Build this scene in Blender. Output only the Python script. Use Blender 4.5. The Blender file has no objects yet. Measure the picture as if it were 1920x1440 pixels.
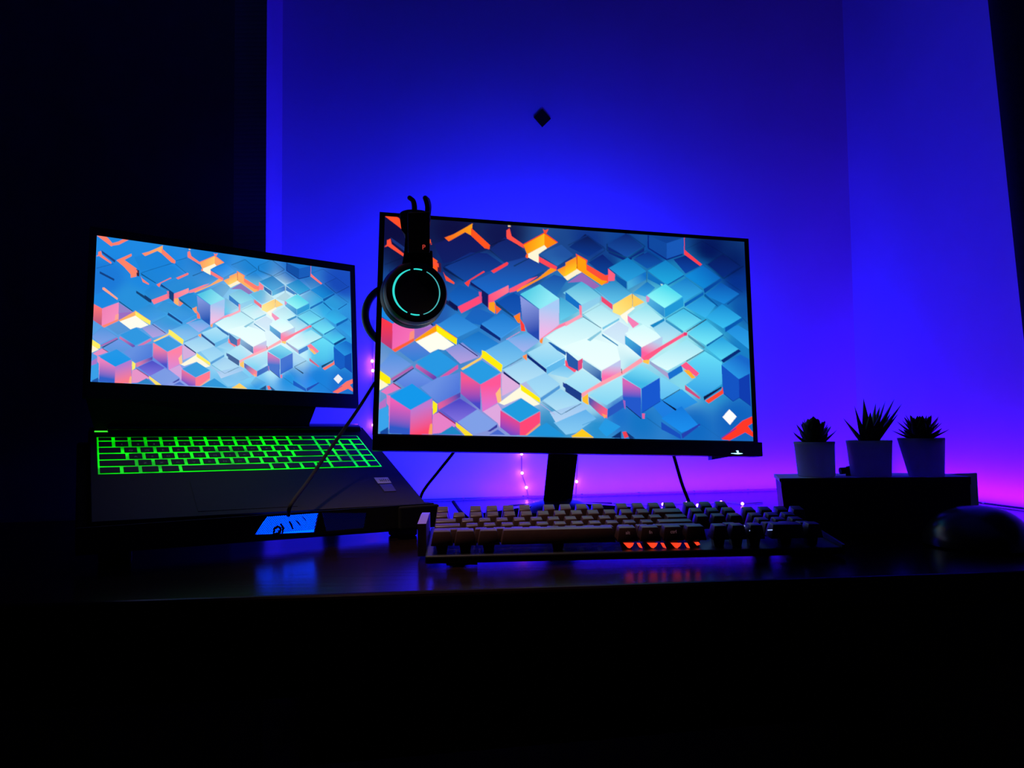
import bpy, bmesh, math, random
import numpy as np
from mathutils import Vector, Matrix
random.seed(4)
SC = bpy.context.scene
COL = SC.collection
# ---------------------------------------------------------------- camera: focal length 1400 px in the 1920 x 1440 frame
FPX, CAM_H = 1400.0, 0.137
up_c = np.array([-.012, .9985, .052]); up_c /= np.linalg.norm(up_c)
fw_c = np.array([0, 0, 1.]); fw_c -= fw_c@up_c*up_c; fw_c /= np.linalg.norm(fw_c)
rt_c = np.cross(up_c, fw_c)
R = np.array([rt_c, fw_c, up_c])                 # (x right, y up, z ahead of the lens) -> world (X right, Y away, Z up), desk top at Z = 0
CAM = np.array([0, 0, CAM_H])
cam = bpy.data.cameras.new('camera'); co = bpy.data.objects.new('camera', cam); COL.objects.link(co)
cam.sensor_width = 36; cam.lens = 36*FPX/1920; cam.clip_start = .01
m = Matrix.Identity(4)
for i in range(3):
    m[i][0] = R[i, 0]; m[i][1] = R[i, 1]; m[i][2] = -R[i, 2]; m[i][3] = CAM[i]
co.matrix_world = m; SC.camera = co
SC.view_settings.view_transform = 'Standard'; SC.view_settings.look = 'None'
SC.view_settings.exposure = 0; SC.view_settings.gamma = 1; SC.view_settings.use_curve_mapping = False
SC.cycles.use_denoising = True; SC.cycles.max_bounces = 8; SC.cycles.sample_clamp_indirect = 4
w = bpy.data.worlds.new('night'); SC.world = w; w.use_nodes = True
w.node_tree.nodes['Background'].inputs[0].default_value = (.15, .12, .5, 1)
w.node_tree.nodes['Background'].inputs[1].default_value = .0012

def P(px, py, z):
    return R@(np.array([(px-960)/FPX, (720-py)/FPX, 1.])*z)+CAM
def desk(px, py, h=0.0):
    d = R@np.array([(px-960)/FPX, (720-py)/FPX, 1.]); t = (h-CAM[2])/d[2]
    return CAM+d*t
def pix(p):
    c = R.T@(np.array(p)-CAM); return 960+FPX*c[0]/c[2], 720-FPX*c[1]/c[2]
class Frame:
    """a tilted plane in the room: origin, U along its width, V up (or back) along it, N out of its far side"""
    def __init__(s, o, yaw, inc, roll):
        u = math.cos(yaw)*rt_c+math.sin(yaw)*fw_c; b = -math.sin(yaw)*rt_c+math.cos(yaw)*fw_c
        u2 = math.cos(roll)*u-math.sin(roll)*up_c; uu = math.cos(roll)*up_c+math.sin(roll)*u
        v = math.cos(inc)*b+math.sin(inc)*uu
        s.o = R@np.array(o)+CAM; s.U = R@u2; s.V = R@v; s.N = np.cross(s.U, s.V)*-1
    def __call__(s, a, b, c=0.0): return s.o+a*s.U+b*s.V+c*s.N
    def hit(s, px, py, c=0.0):
        d = R@np.array([(px-960)/FPX, (720-py)/FPX, 1.]); o = s.o+c*s.N
        t = ((o-CAM)@s.N)/(d@s.N); q = CAM+d*t-s.o
        return q@s.U, q@s.V
rad = math.radians
MON = Frame((-.1741, -.0648, .9699), rad(10.52), rad(84.4), rad(1.98))     # N = away from the viewer
LID = Frame((-.5247, .00267, .92923), rad(33.65), rad(81.57), rad(1.93))
BAS = Frame((-.414, -.1365, .7328), rad(30.55), rad(21.6), rad(.78))       # N = downwards out of the deck

# wall lines in plan: back wall of the recess parallel to the desk, its two returns, and the wall left of it
def plan(x, z): q = R@np.array([x, 0, z]); return np.array([q[0], q[1]])
CR = plan(.704, 1.528); CL = plan(-.411, 1.33); LE = plan(-.387, 1.17)
DB = (CR-CL)/np.linalg.norm(CR-CL); NB = np.array([DB[1], -DB[0]])          # along the back wall, and out of it into the room
def onwall(px, py, off=0.0):
    d = R@np.array([(px-960)/FPX, (720-py)/FPX, 1.]); o = CL+NB*off
    t = ((o-CAM[:2])@NB)/(d[:2]@NB); return CAM+d*t
# ---------------------------------------------------------------- lamps: the LED strips behind the desk and behind the monitor
def area(name, loc, aim, sx, sy, col, watt, spread=180):
    l = bpy.data.lights.new(name, 'AREA'); l.shape = 'RECTANGLE'; l.size = sx; l.size_y = sy; l.color = col; l.energy = watt; l.spread = rad(spread)
    o = bpy.data.objects.new(name, l); COL.objects.link(o); o.location = loc
    z = -Vector(aim).normalized(); x = Vector((DB[0], DB[1], 0)) if sx > sy*1.5 or abs(z.z) < .9 else Vector((1, 0, 0))
    x = (x-x.dot(z)*z).normalized(); y = z.cross(x)
    o.rotation_euler = Matrix((x, y, z)).transposed().to_euler(); return o
def w3(p2, z): return (p2[0], p2[1], z)
BLUE = (.010, .012, 1.0)
VIOLET = (.005, .001, 1.0)
MAGENTA = (.34, .0, 1.0)
mid = (CL+CR)/2+NB*.12
area('monitor_back_glow', P(1085, 650, 1.13), (-NB[0]*.97, -NB[1]*.97, -.15), .34, .14, BLUE, 8.0, 168)
area('desk_strip_glow', w3((CL+CR)/2+NB*.035+DB*.12, .006), (-NB[0]*.45, -NB[1]*.45, 1), .9, .006, VIOLET, 4.6)
area('desk_strip_magenta', w3((CL+CR)/2+NB*.065+DB*.16, .008), (-NB[0], -NB[1], .12), .72, .006, MAGENTA, .32)
DS = NB
rs0 = CR+NB*.02; 
o_ = area('side_strip_glow', w3(CR+NB*.36-DB*.03, .006), (DB[0]*.5, DB[1]*.5, 1), .5, .006, (.085, .0012, 1.0), 1.5)
xx = Vector((NB[0], NB[1], 0)); zz = -Vector((DB[0]*.5, DB[1]*.5, 1)).normalized(); yy = zz.cross(xx)
o_.rotation_euler = Matrix((xx, yy, zz)).transposed().to_euler()

# warm lamp above the desk, its small pool of light on the keyboard's left half and the laptop's palm rest
sl = bpy.data.lights.new('warm_lamp', 'SPOT'); sl.energy = 44; sl.color = (1, .66, .56); sl.spot_size = rad(25); sl.spot_blend = 1; sl.shadow_soft_size = .03
so = bpy.data.objects.new('warm_lamp', sl); COL.objects.link(so); so.location = (-.33, .66, 1.13)
so.rotation_euler = (Vector((-.06, .765, .02))-Vector(so.location)).to_track_quat('-Z', 'Y').to_euler()
# ---------------------------------------------------------------- materials
def mat(name, col, rough=.5, metal=0, spec=.5, emit=None, es=0, noise=0, nscale=40, bump=0, trans=0, sub=0, coat=0):
    m = bpy.data.materials.new(name); m.use_nodes = True; nt = m.node_tree; b = nt.nodes['Principled BSDF']
    b.inputs['Base Color'].default_value = (*col, 1); b.inputs['Roughness'].default_value = rough; b.inputs['Metallic'].default_value = metal
    b.inputs['Specular IOR Level'].default_value = spec; b.inputs['Coat Weight'].default_value = coat
    b.inputs['Subsurface Weight'].default_value = sub
    if sub: b.inputs['Subsurface Radius'].default_value = (1, 1, 1); b.inputs['Subsurface Scale'].default_value = .02
    if emit: b.inputs['Emission Color'].default_value = (*emit, 1); b.inputs['Emission Strength'].default_value = es
    if noise or bump:
        tc = nt.nodes.new('ShaderNodeTexCoord'); n = nt.nodes.new('ShaderNodeTexNoise'); n.inputs['Scale'].default_value = nscale; n.inputs['Detail'].default_value = 4
        nt.links.new(tc.outputs['Object'], n.inputs['Vector'])
        if noise:
            r = nt.nodes.new('ShaderNodeValToRGB'); r.color_ramp.elements[0].position = .35; r.color_ramp.elements[1].position = .65
            r.color_ramp.elements[0].color = (*[c*(1-noise) for c in col], 1); r.color_ramp.elements[1].color = (*[min(1, c*(1+noise)) for c in col], 1)
            nt.links.new(n.outputs['Fac'], r.inputs[0]); nt.links.new(r.outputs[0], b.inputs['Base Color'])
        if bump:
            bp = nt.nodes.new('ShaderNodeBump'); bp.inputs['Strength'].default_value = bump; bp.inputs['Distance'].default_value = .001
            nt.links.new(n.outputs['Fac'], bp.inputs['Height']); nt.links.new(bp.outputs[0], b.inputs['Normal'])
    return m
M = {}
M['wall'] = mat('painted_wall', (.74, .74, .76), .38, noise=.03, nscale=6, bump=.12, spec=.35)
M['dark_wall'] = mat('shaded_partition_paint', (.2, .19, .2), .6, noise=.05, nscale=5)  # same paint as the walls, darkened in its colour for the shade there
M['floor'] = mat('floor_tiles', (.12, .10, .09), .5, noise=.2, nscale=3)
M['ceil'] = mat('ceiling_paint', (.5, .5, .5), .8, noise=.03, nscale=4)
M['plastic'] = mat('black_plastic', (.006, .006, .007), .42, noise=.1, nscale=60)
M['gloss'] = mat('black_gloss_plastic', (.010, .010, .014), .16, noise=.1, nscale=30)
M['matte'] = mat('black_rubber', (.003, .003, .0035), .8, spec=.25, noise=.1, nscale=60)
M['stand'] = mat('stand_plastic', (.02, .02, .03), .25, noise=.1, nscale=30)
M['deck'] = mat('laptop_shell', (.012, .0095, .0095), .65, noise=.08, nscale=90, spec=.25)
M['key'] = mat('laptop_key', (.006, .006, .007), .6, noise=.1, nscale=90)
M['keycap'] = mat('keycap_plastic', (.045, .019, .018), .4, noise=.1, nscale=120)
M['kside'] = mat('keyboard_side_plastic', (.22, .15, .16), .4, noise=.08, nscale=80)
M['cushion'] = mat('leatherette_cushion', (.045, .045, .05), .45, noise=.15, nscale=70, bump=.3)
M['pot'] = mat('white_pot', (.62, .64, .66), .45, noise=.03, nscale=50, spec=.3)
M['leaf'] = mat('succulent_leaf', (.03, .07, .03), .5, noise=.35, nscale=60)
M['soil'] = mat('soil', (.02, .014, .01), .9, noise=.4, nscale=200)
M['box'] = mat('black_card_box', (.012, .011, .013), .6, noise=.1, nscale=40)
M['boxtop'] = mat('pale_card', (.55, .55, .58), .6, noise=.04, nscale=40)
M['cloth'] = mat('dark_curtain_cloth', (.012, .010, .012), .9, noise=.2, nscale=120)
M['stk'] = mat('sticker_paper', (.8, .74, .74), .5, noise=.04, nscale=200)
M['stk2'] = mat('grey_sticker', (.10, .095, .095), .35, noise=.05, nscale=200)
M['ink'] = mat('ink', (.12, .1, .1), .6, noise=.1, nscale=100)
M['cable'] = mat('black_cable', (.0015, .0015, .002), .8, noise=.1, nscale=100)
M['mouse'] = mat('mouse_shell', (.012, .012, .014), .25, noise=.1, nscale=60)
M['tape'] = mat('led_tape', (.3, .3, .3), .6, noise=.05, nscale=100)
def glow(name, col, s): return mat(name, (.01, .01, .01), .4, emit=col, es=s, noise=.05)
M['green'] = glow('green_key_backlight', (.0, .62, .0), 1.0)
M['green_bar'] = glow('green_led_bar', (.05, 1, .03), 1.2)
M['legend'] = glow('lit_key_legend', (.25, .45, .4), .12)
M['teal'] = glow('teal_ring_light', (.03, .75, .68), 1.0)
M['teal2'] = glow('teal_ring_light_dim', (.06, .45, .46), 1.0)
M['redled'] = glow('red_key_led', (1, .05, .015), 1.15)
M['redletter'] = glow('red_letter', (.85, .07, .05), .7)
M['pinkletter'] = glow('pink_key_legend', (.6, .25, .32), .14)
M['whiteled'] = glow('white_key_glint', (.35, .5, 1), .8)  # glow that draws bright glints on the keyboard
M['power'] = glow('power_light', (.35, .85, 1), 2.2)
M['fan'] = glow('blue_fan_light', (.0, .035, 1), 6.5)
M['fandim'] = glow('blue_fan_light_dim', (.0, .02, 1), .05)
M['diodedim'] = glow('diode_dim', (.06, .01, 1), 1.5)
M['diode'] = glow('diode', (1, .25, 1), 12)  # glow of the added beads that replace LED reflections
# thin pot wall that lets some light through
nt = M['pot'].node_tree; b_ = nt.nodes['Principled BSDF']; tr = nt.nodes.new('ShaderNodeBsdfTranslucent'); tr.inputs[0].default_value = (.7, .72, .78, 1)
mx = nt.nodes.new('ShaderNodeMixShader'); mx.inputs[0].default_value = .5; nt.links.new(b_.outputs[0], mx.inputs[1]); nt.links.new(tr.outputs[0], mx.inputs[2])
nt.links.new(mx.outputs[0], nt.nodes['Material Output'].inputs[0])
# green backlight: brighter in places, as the diffuser under the keys is
nt = M['green'].node_tree; n = nt.nodes.new('ShaderNodeTexNoise'); n.inputs['Scale'].default_value = 28; tc = nt.nodes.new('ShaderNodeTexCoord')
nt.links.new(tc.outputs['Object'], n.inputs['Vector']); mr = nt.nodes.new('ShaderNodeMapRange'); mr.inputs[1].default_value = .35; mr.inputs[2].default_value = .62
mr.inputs[3].default_value = .6; mr.inputs[4].default_value = 1.8; nt.links.new(n.outputs['Fac'], mr.inputs[0]); nt.links.new(mr.outputs[0], nt.nodes['Principled BSDF'].inputs['Emission Strength'])
# desk: dark wood, semi-gloss
def desk_mat():
    m = mat('dark_wood_desk', (.035, .018, .014), .2, spec=.11); nt = m.node_tree; b = nt.nodes['Principled BSDF']
    tc = nt.nodes.new('ShaderNodeTexCoord'); mp = nt.nodes.new('ShaderNodeMapping'); mp.inputs['Scale'].default_value = (2, 26, 26)
    n = nt.nodes.new('ShaderNodeTexNoise'); n.inputs['Scale'].default_value = 4; n.inputs['Detail'].default_value = 6
    r = nt.nodes.new('ShaderNodeValToRGB'); r.color_ramp.elements[0].color = (.004, .0018, .0015, 1); r.color_ramp.elements[1].color = (.011, .005, .004, 1)
    nt.links.new(tc.outputs['Object'], mp.inputs[0]); nt.links.new(mp.outputs[0], n.inputs['Vector']); nt.links.new(n.outputs['Fac'], r.inputs[0]); nt.links.new(r.outputs[0], b.inputs['Base Color'])
    bp = nt.nodes.new('ShaderNodeBump'); bp.inputs['Strength'].default_value = .25; bp.inputs['Distance'].default_value = .0006
    nt.links.new(n.outputs['Fac'], bp.inputs['Height']); nt.links.new(bp.outputs[0], b.inputs['Normal'])
    return m
M['desk'] = desk_mat()

# ---------------------------------------------------------------- mesh helpers (all in room coordinates)
class MB:
    def __init__(s): s.bm = bmesh.new()
    def box(s, F, lo, hi, bev=0.0, seg=2):
        b = bmesh.new(); bmesh.ops.create_cube(b, size=1)
        for v in b.verts: v.co = Vector([lo[i]+(v.co[i]+.5)*(hi[i]-lo[i]) for i in range(3)])
        if bev: bmesh.ops.bevel(b, geom=b.edges[:], offset=bev, segments=seg, affect='EDGES', profile=.5)
        for v in b.verts: v.co = Vector(F(*v.co))
        s.merge(b); return s
    def merge(s, b):
        mp = {v: s.bm.verts.new(v.co) for v in b.verts}
        for f in b.faces:
            try: s.bm.faces.new([mp[v] for v in f.verts])
            except ValueError: pass
        b.free()
    def prism(s, pts, off):
        """pts: closed outline in room coordinates, off: extrusion vector"""
        a = [s.bm.verts.new(p) for p in pts]; c = [s.bm.verts.new(np.array(p)+off) for p in pts]
        s.bm.faces.new(a[::-1]); s.bm.faces.new(c)
        for i in range(len(a)):
            j = (i+1) % len(a); s.bm.faces.new([a[i], a[j], c[j], c[i]])
        return s
    def hexa(s, c8):
        """eight corners: 0-3 one face, 4-7 the opposite"""
        v = [s.bm.verts.new(p) for p in c8]
        for f in ((0, 1, 2, 3), (7, 6, 5, 4), (0, 4, 5, 1), (1, 5, 6, 2), (2, 6, 7, 3), (3, 7, 4, 0)): s.bm.faces.new([v[i] for i in f])
        return s
    def tube(s, pts, r, n=10, closed=False, taper=None):
        pts = [Vector(p) for p in pts]; rings = []; ref = None
        for i, p in enumerate(pts):
            if closed: d = pts[(i+1) % len(pts)]-pts[i-1]
            else: d = pts[min(i+1, len(pts)-1)]-pts[max(i-1, 0)]
            d.normalize()
            if ref is None: ref = d.orthogonal().normalized()
            ref = (ref-ref.dot(d)*d).normalized(); b = d.cross(ref); rr = r*(taper[i] if taper else 1)
            rx, ry = (rr if isinstance(rr, tuple) else (rr, rr))
            rings.append([s.bm.verts.new(p+ref*math.cos(2*PI*k/n)*rr+b*math.sin(2*PI*k/n)*rr) for k in range(n)])
        m_ = len(rings)
        for i in range(m_ if closed else m_-1):
            A, B = rings[i], rings[(i+1) % m_]
            for k in range(n): s.bm.faces.new([A[k], A[(k+1) % n], B[(k+1) % n], B[k]])
        if not closed: s.bm.faces.new(rings[0][::-1]); s.bm.faces.new(rings[-1])
        return s
    def lathe(s, o, X, Y, Z, prof, n=40, cap=True):
        """prof: (radius, height along Z)"""
        o, X, Y, Z = map(np.array, (o, X, Y, Z)); rings = []
        for r, h in prof:
            rings.append([s.bm.verts.new(o+Z*h+r*(math.cos(2*PI*k/n)*X+math.sin(2*PI*k/n)*Y)) for k in range(n)])
        for A, B in zip(rings, rings[1:]):
            for k in range(n): s.bm.faces.new([A[k], A[(k+1) % n], B[(k+1) % n], B[k]])
        if cap: s.bm.faces.new(rings[0][::-1]); s.bm.faces.new(rings[-1])
        return s
    def build(s, name, mt, parent=None, smooth=False, loc=None):
        bmesh.ops.recalc_face_normals(s.bm, faces=s.bm.faces[:])
        o0 = Vector(parent['_o']) if parent is not None else Vector(loc) if loc is not None else Vector((0, 0, 0))
        for v in s.bm.verts: v.co -= o0
        me = bpy.data.meshes.new(name); s.bm.to_mesh(me); s.bm.free()
        me.materials.append(M[mt] if isinstance(mt, str) else mt)
        if smooth:
            me.polygons.foreach_set('use_smooth', [True]*len(me.polygons))
            try: me.set_sharp_from_angle(angle=rad(38))
            except Exception: pass
        o = bpy.data.objects.new(name, me); COL.objects.link(o)
        if parent is not None: o.parent = parent; o['_o'] = list(o0)
        else: o.location = o0; o['_o'] = list(o0)
        return o
PI = math.pi
def thing(name, label, cat, loc, group=None):
    o = bpy.data.objects.new(name, None); COL.objects.link(o); o.location = loc; o.empty_display_size = .02
    o['_o'] = [float(c) for c in loc]; tag(o, label, cat, group); return o
def tag(o, label, cat, group=None):
    o['label'] = label; o['category'] = cat
    if group: o['group'] = group
    return o
def struct(name, mb, mt):
    o = mb.build(name, mt); o['kind'] = 'structure'; return o
W0 = lambda x, y, z: np.array([x, y, z])
def text_part(txt, size, o, X, Y, mt, parent, name, depth=.0002):
    """raised lettering with its baseline start at o"""
    c = bpy.data.curves.new('t', 'FONT'); c.body = txt; c.size = size; c.align_x = 'CENTER'
    t = bpy.data.objects.new('t', c); COL.objects.link(t)
    me = bpy.data.meshes.new_from_object(t); bpy.data.objects.remove(t)
    b = bmesh.new(); b.from_mesh(me); mb = MB(); X, Y, o = map(np.array, (X, Y, o))
    for v in b.verts: v.co = Vector(o+X*v.co.x+Y*v.co.y)
    mb.merge(b)
    return mb if name is None else mb.build(name, mt, parent)
# ---------------------------------------------------------------- the picture shown on both displays
def homography(src, dst):
    A = []
    for (x, y), (u, v) in zip(src, dst):
        A.append([x, y, 1, 0, 0, 0, -u*x, -u*y, -u]); A.append([0, 0, 0, x, y, 1, -v*x, -v*y, -v])
    return np.linalg.svd(np.array(A, float))[2][-1].reshape(3, 3)
GW, GH, SS = 640, 360, 2
_sq = [(0, 0), (1, 0), (1, 1), (0, 1)]
H_MON = homography([(721.5, 405.5), (1395, 453.5), (1412.2, 828), (709, 813.3)], _sq)
H_LAP = homography([(182, 441.3), (656, 509.5), (662, 738.5), (169, 716.5)], _sq)
def hmap(H, p):
    p = np.asarray(p, float); q = np.c_[p, np.ones(len(p))] @ H.T
    return q[:, :2] / q[:, 2:3]
CROPS = {'A': (700, 390, 1920/380, H_MON), 'B': (1060, 420, 1920/380, H_MON), 'C': (700, 600, 1920/380, H_MON),
         'D': (1060, 600, 1920/380, H_MON), 'E': (160, 430, 1920/280, H_LAP), 'M': (0, 0, 1, H_MON), 'L': (0, 0, 1, H_LAP), 'N': (700, 390, 1920/730, H_MON)}
def uvs(crop, pts):
    ox, oy, s, H = CROPS[crop]
    return hmap(H, [(ox + x/s, oy + y/s) for x, y in pts])
def hexlin(h):
    c = np.array([int(h[i:i+2], 16) for i in (1, 3, 5)]) / 255.0
    return np.where(c <= .04045, c/12.92, ((c+.055)/1.055)**2.4)
FIELD_M = '''740,430,101048 850,440,12124a 940,445,141a5a 850,490,102a78 920,520,1858b8 1000,510,184a9a 880,560,1a68c8 960,560,1a6ad0
870,610,3090e0 940,610,2c8ce0 1065,470,2050a0 1100,460,10389a 1170,460,1048a8 1250,455,1048a8 1330,470,061a6a 1370,500,08206e 1140,500,104098
1180,505,1a8ad0 1250,515,1a98d8 1320,515,1070c8 1380,530,0838a0 1100,550,40b0e0 1160,550,38a8e0 1250,560,5adcf8 1300,540,28a0e0 1230,480,0c50b0
1350,560,1478d0 1390,580,1060c0 1320,590,30b8ee 1360,600,20a0e0 1390,650,1c90e0 1120,590,b8ecf8 1200,590,b0f0f8 1280,600,50d0f4
1330,640,48c8f0 1150,620,e8ffff 1100,650,e8ffff 1200,640,eaffff 1260,650,b8f4fa 1290,640,a0ecf8 1340,680,40c8f8 1380,690,1878d8 1330,720,28a8ec
1280,720,8ae4fa 1200,710,90e0f8 1140,690,d8f8fc 1080,660,e0ffff 1040,640,b8ecf8 1060,700,c0ecf8 1100,740,b0e8f8 1000,690,a0dcf8
980,650,60b8ec 1020,720,a8def6 920,680,9aa8e8 830,690,389ce0 760,670,5a9ce0 900,700,589ee4 850,730,6a90e0 770,745,409aec 740,700,8ab0e8
760,720,6a9ae4 850,770,6a60d8 900,790,90a0e8 1050,790,58b8ec 1040,800,1c90d8 1120,800,28a0e8 1200,790,1884e0 970,730,c0b8ec
1300,800,1478dc 1380,790,1470d8 1250,760,1c8ce8 1160,780,1c80e4 1110,760,a0dcf6 730,560,1858b8 800,560,1858c0 770,480,10184e
1040,540,2a80d0 1080,520,2a88d4 950,580,2478d4 1060,590,68c8ec 1090,600,8cd8f0 860,655,2c8ce0 900,640,2c8ce0 820,600,2868c8'''
FIELD_L = '''200,460,1e90f0 300,490,1e90f0 400,480,1c88e8 480,500,2090e8 560,500,1c78d8 640,530,1a50c8 250,560,2a98e8 350,560,2a98ec
330,600,40a8ee 380,590,30a0e8 420,600,60b8f0 440,620,a0d8f4 480,550,70c8f0 520,560,c8f0fc 450,600,b8e4f4 500,600,e4faff 480,640,e8faff
540,640,e0faff 590,600,60ccf4 620,580,30a8ee 650,600,3098e8 600,660,48c8f4 640,660,2098e8 560,660,c0f0fc 430,680,b0e4f8 520,690,b8ecfa
400,660,80c8f0 340,640,90b8f0 270,660,58a8ec 200,640,5aa4ec 220,700,3a94ec 290,690,6a88e8 340,720,8aa0ec 420,720,70c4f4 470,710,80d0f8
540,710,2098ee 600,710,1c88e8 640,720,1c78dc 480,730,38a8f0 200,520,1e80e4 270,520,2090ec'''
def field(txt, H, W, Hh):
    P = []; C = []
    for t in txt.split():
        x, y, c = t.split(','); P.append((float(x), float(y))); C.append(hexlin('#'+c))
    uv = hmap(H, P); C = np.array(C)
    gx, gy = np.meshgrid(np.linspace(0, 1, 80), np.linspace(0, 1, 45))
    d2 = ((gx[..., None]-uv[:, 0])*16)**2 + ((gy[..., None]-uv[:, 1])*9)**2
    w = 1/(d2+.12)**2.2
    F = (w @ C) / w.sum(-1, keepdims=True)
    xs = np.linspace(0, 79, W); ys = np.linspace(0, 44, Hh)
    x0 = np.minimum(xs.astype(int), 78); y0 = np.minimum(ys.astype(int), 43); fx = (xs-x0)[None, :, None]; fy = (ys-y0)[:, None, None]
    a = F[y0][:, x0]; b = F[y0][:, x0+1]; c = F[y0+1][:, x0]; d = F[y0+1][:, x0+1]
    return a*(1-fx)*(1-fy)+b*fx*(1-fy)+c*(1-fx)*fy+d*fx*fy
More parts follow.
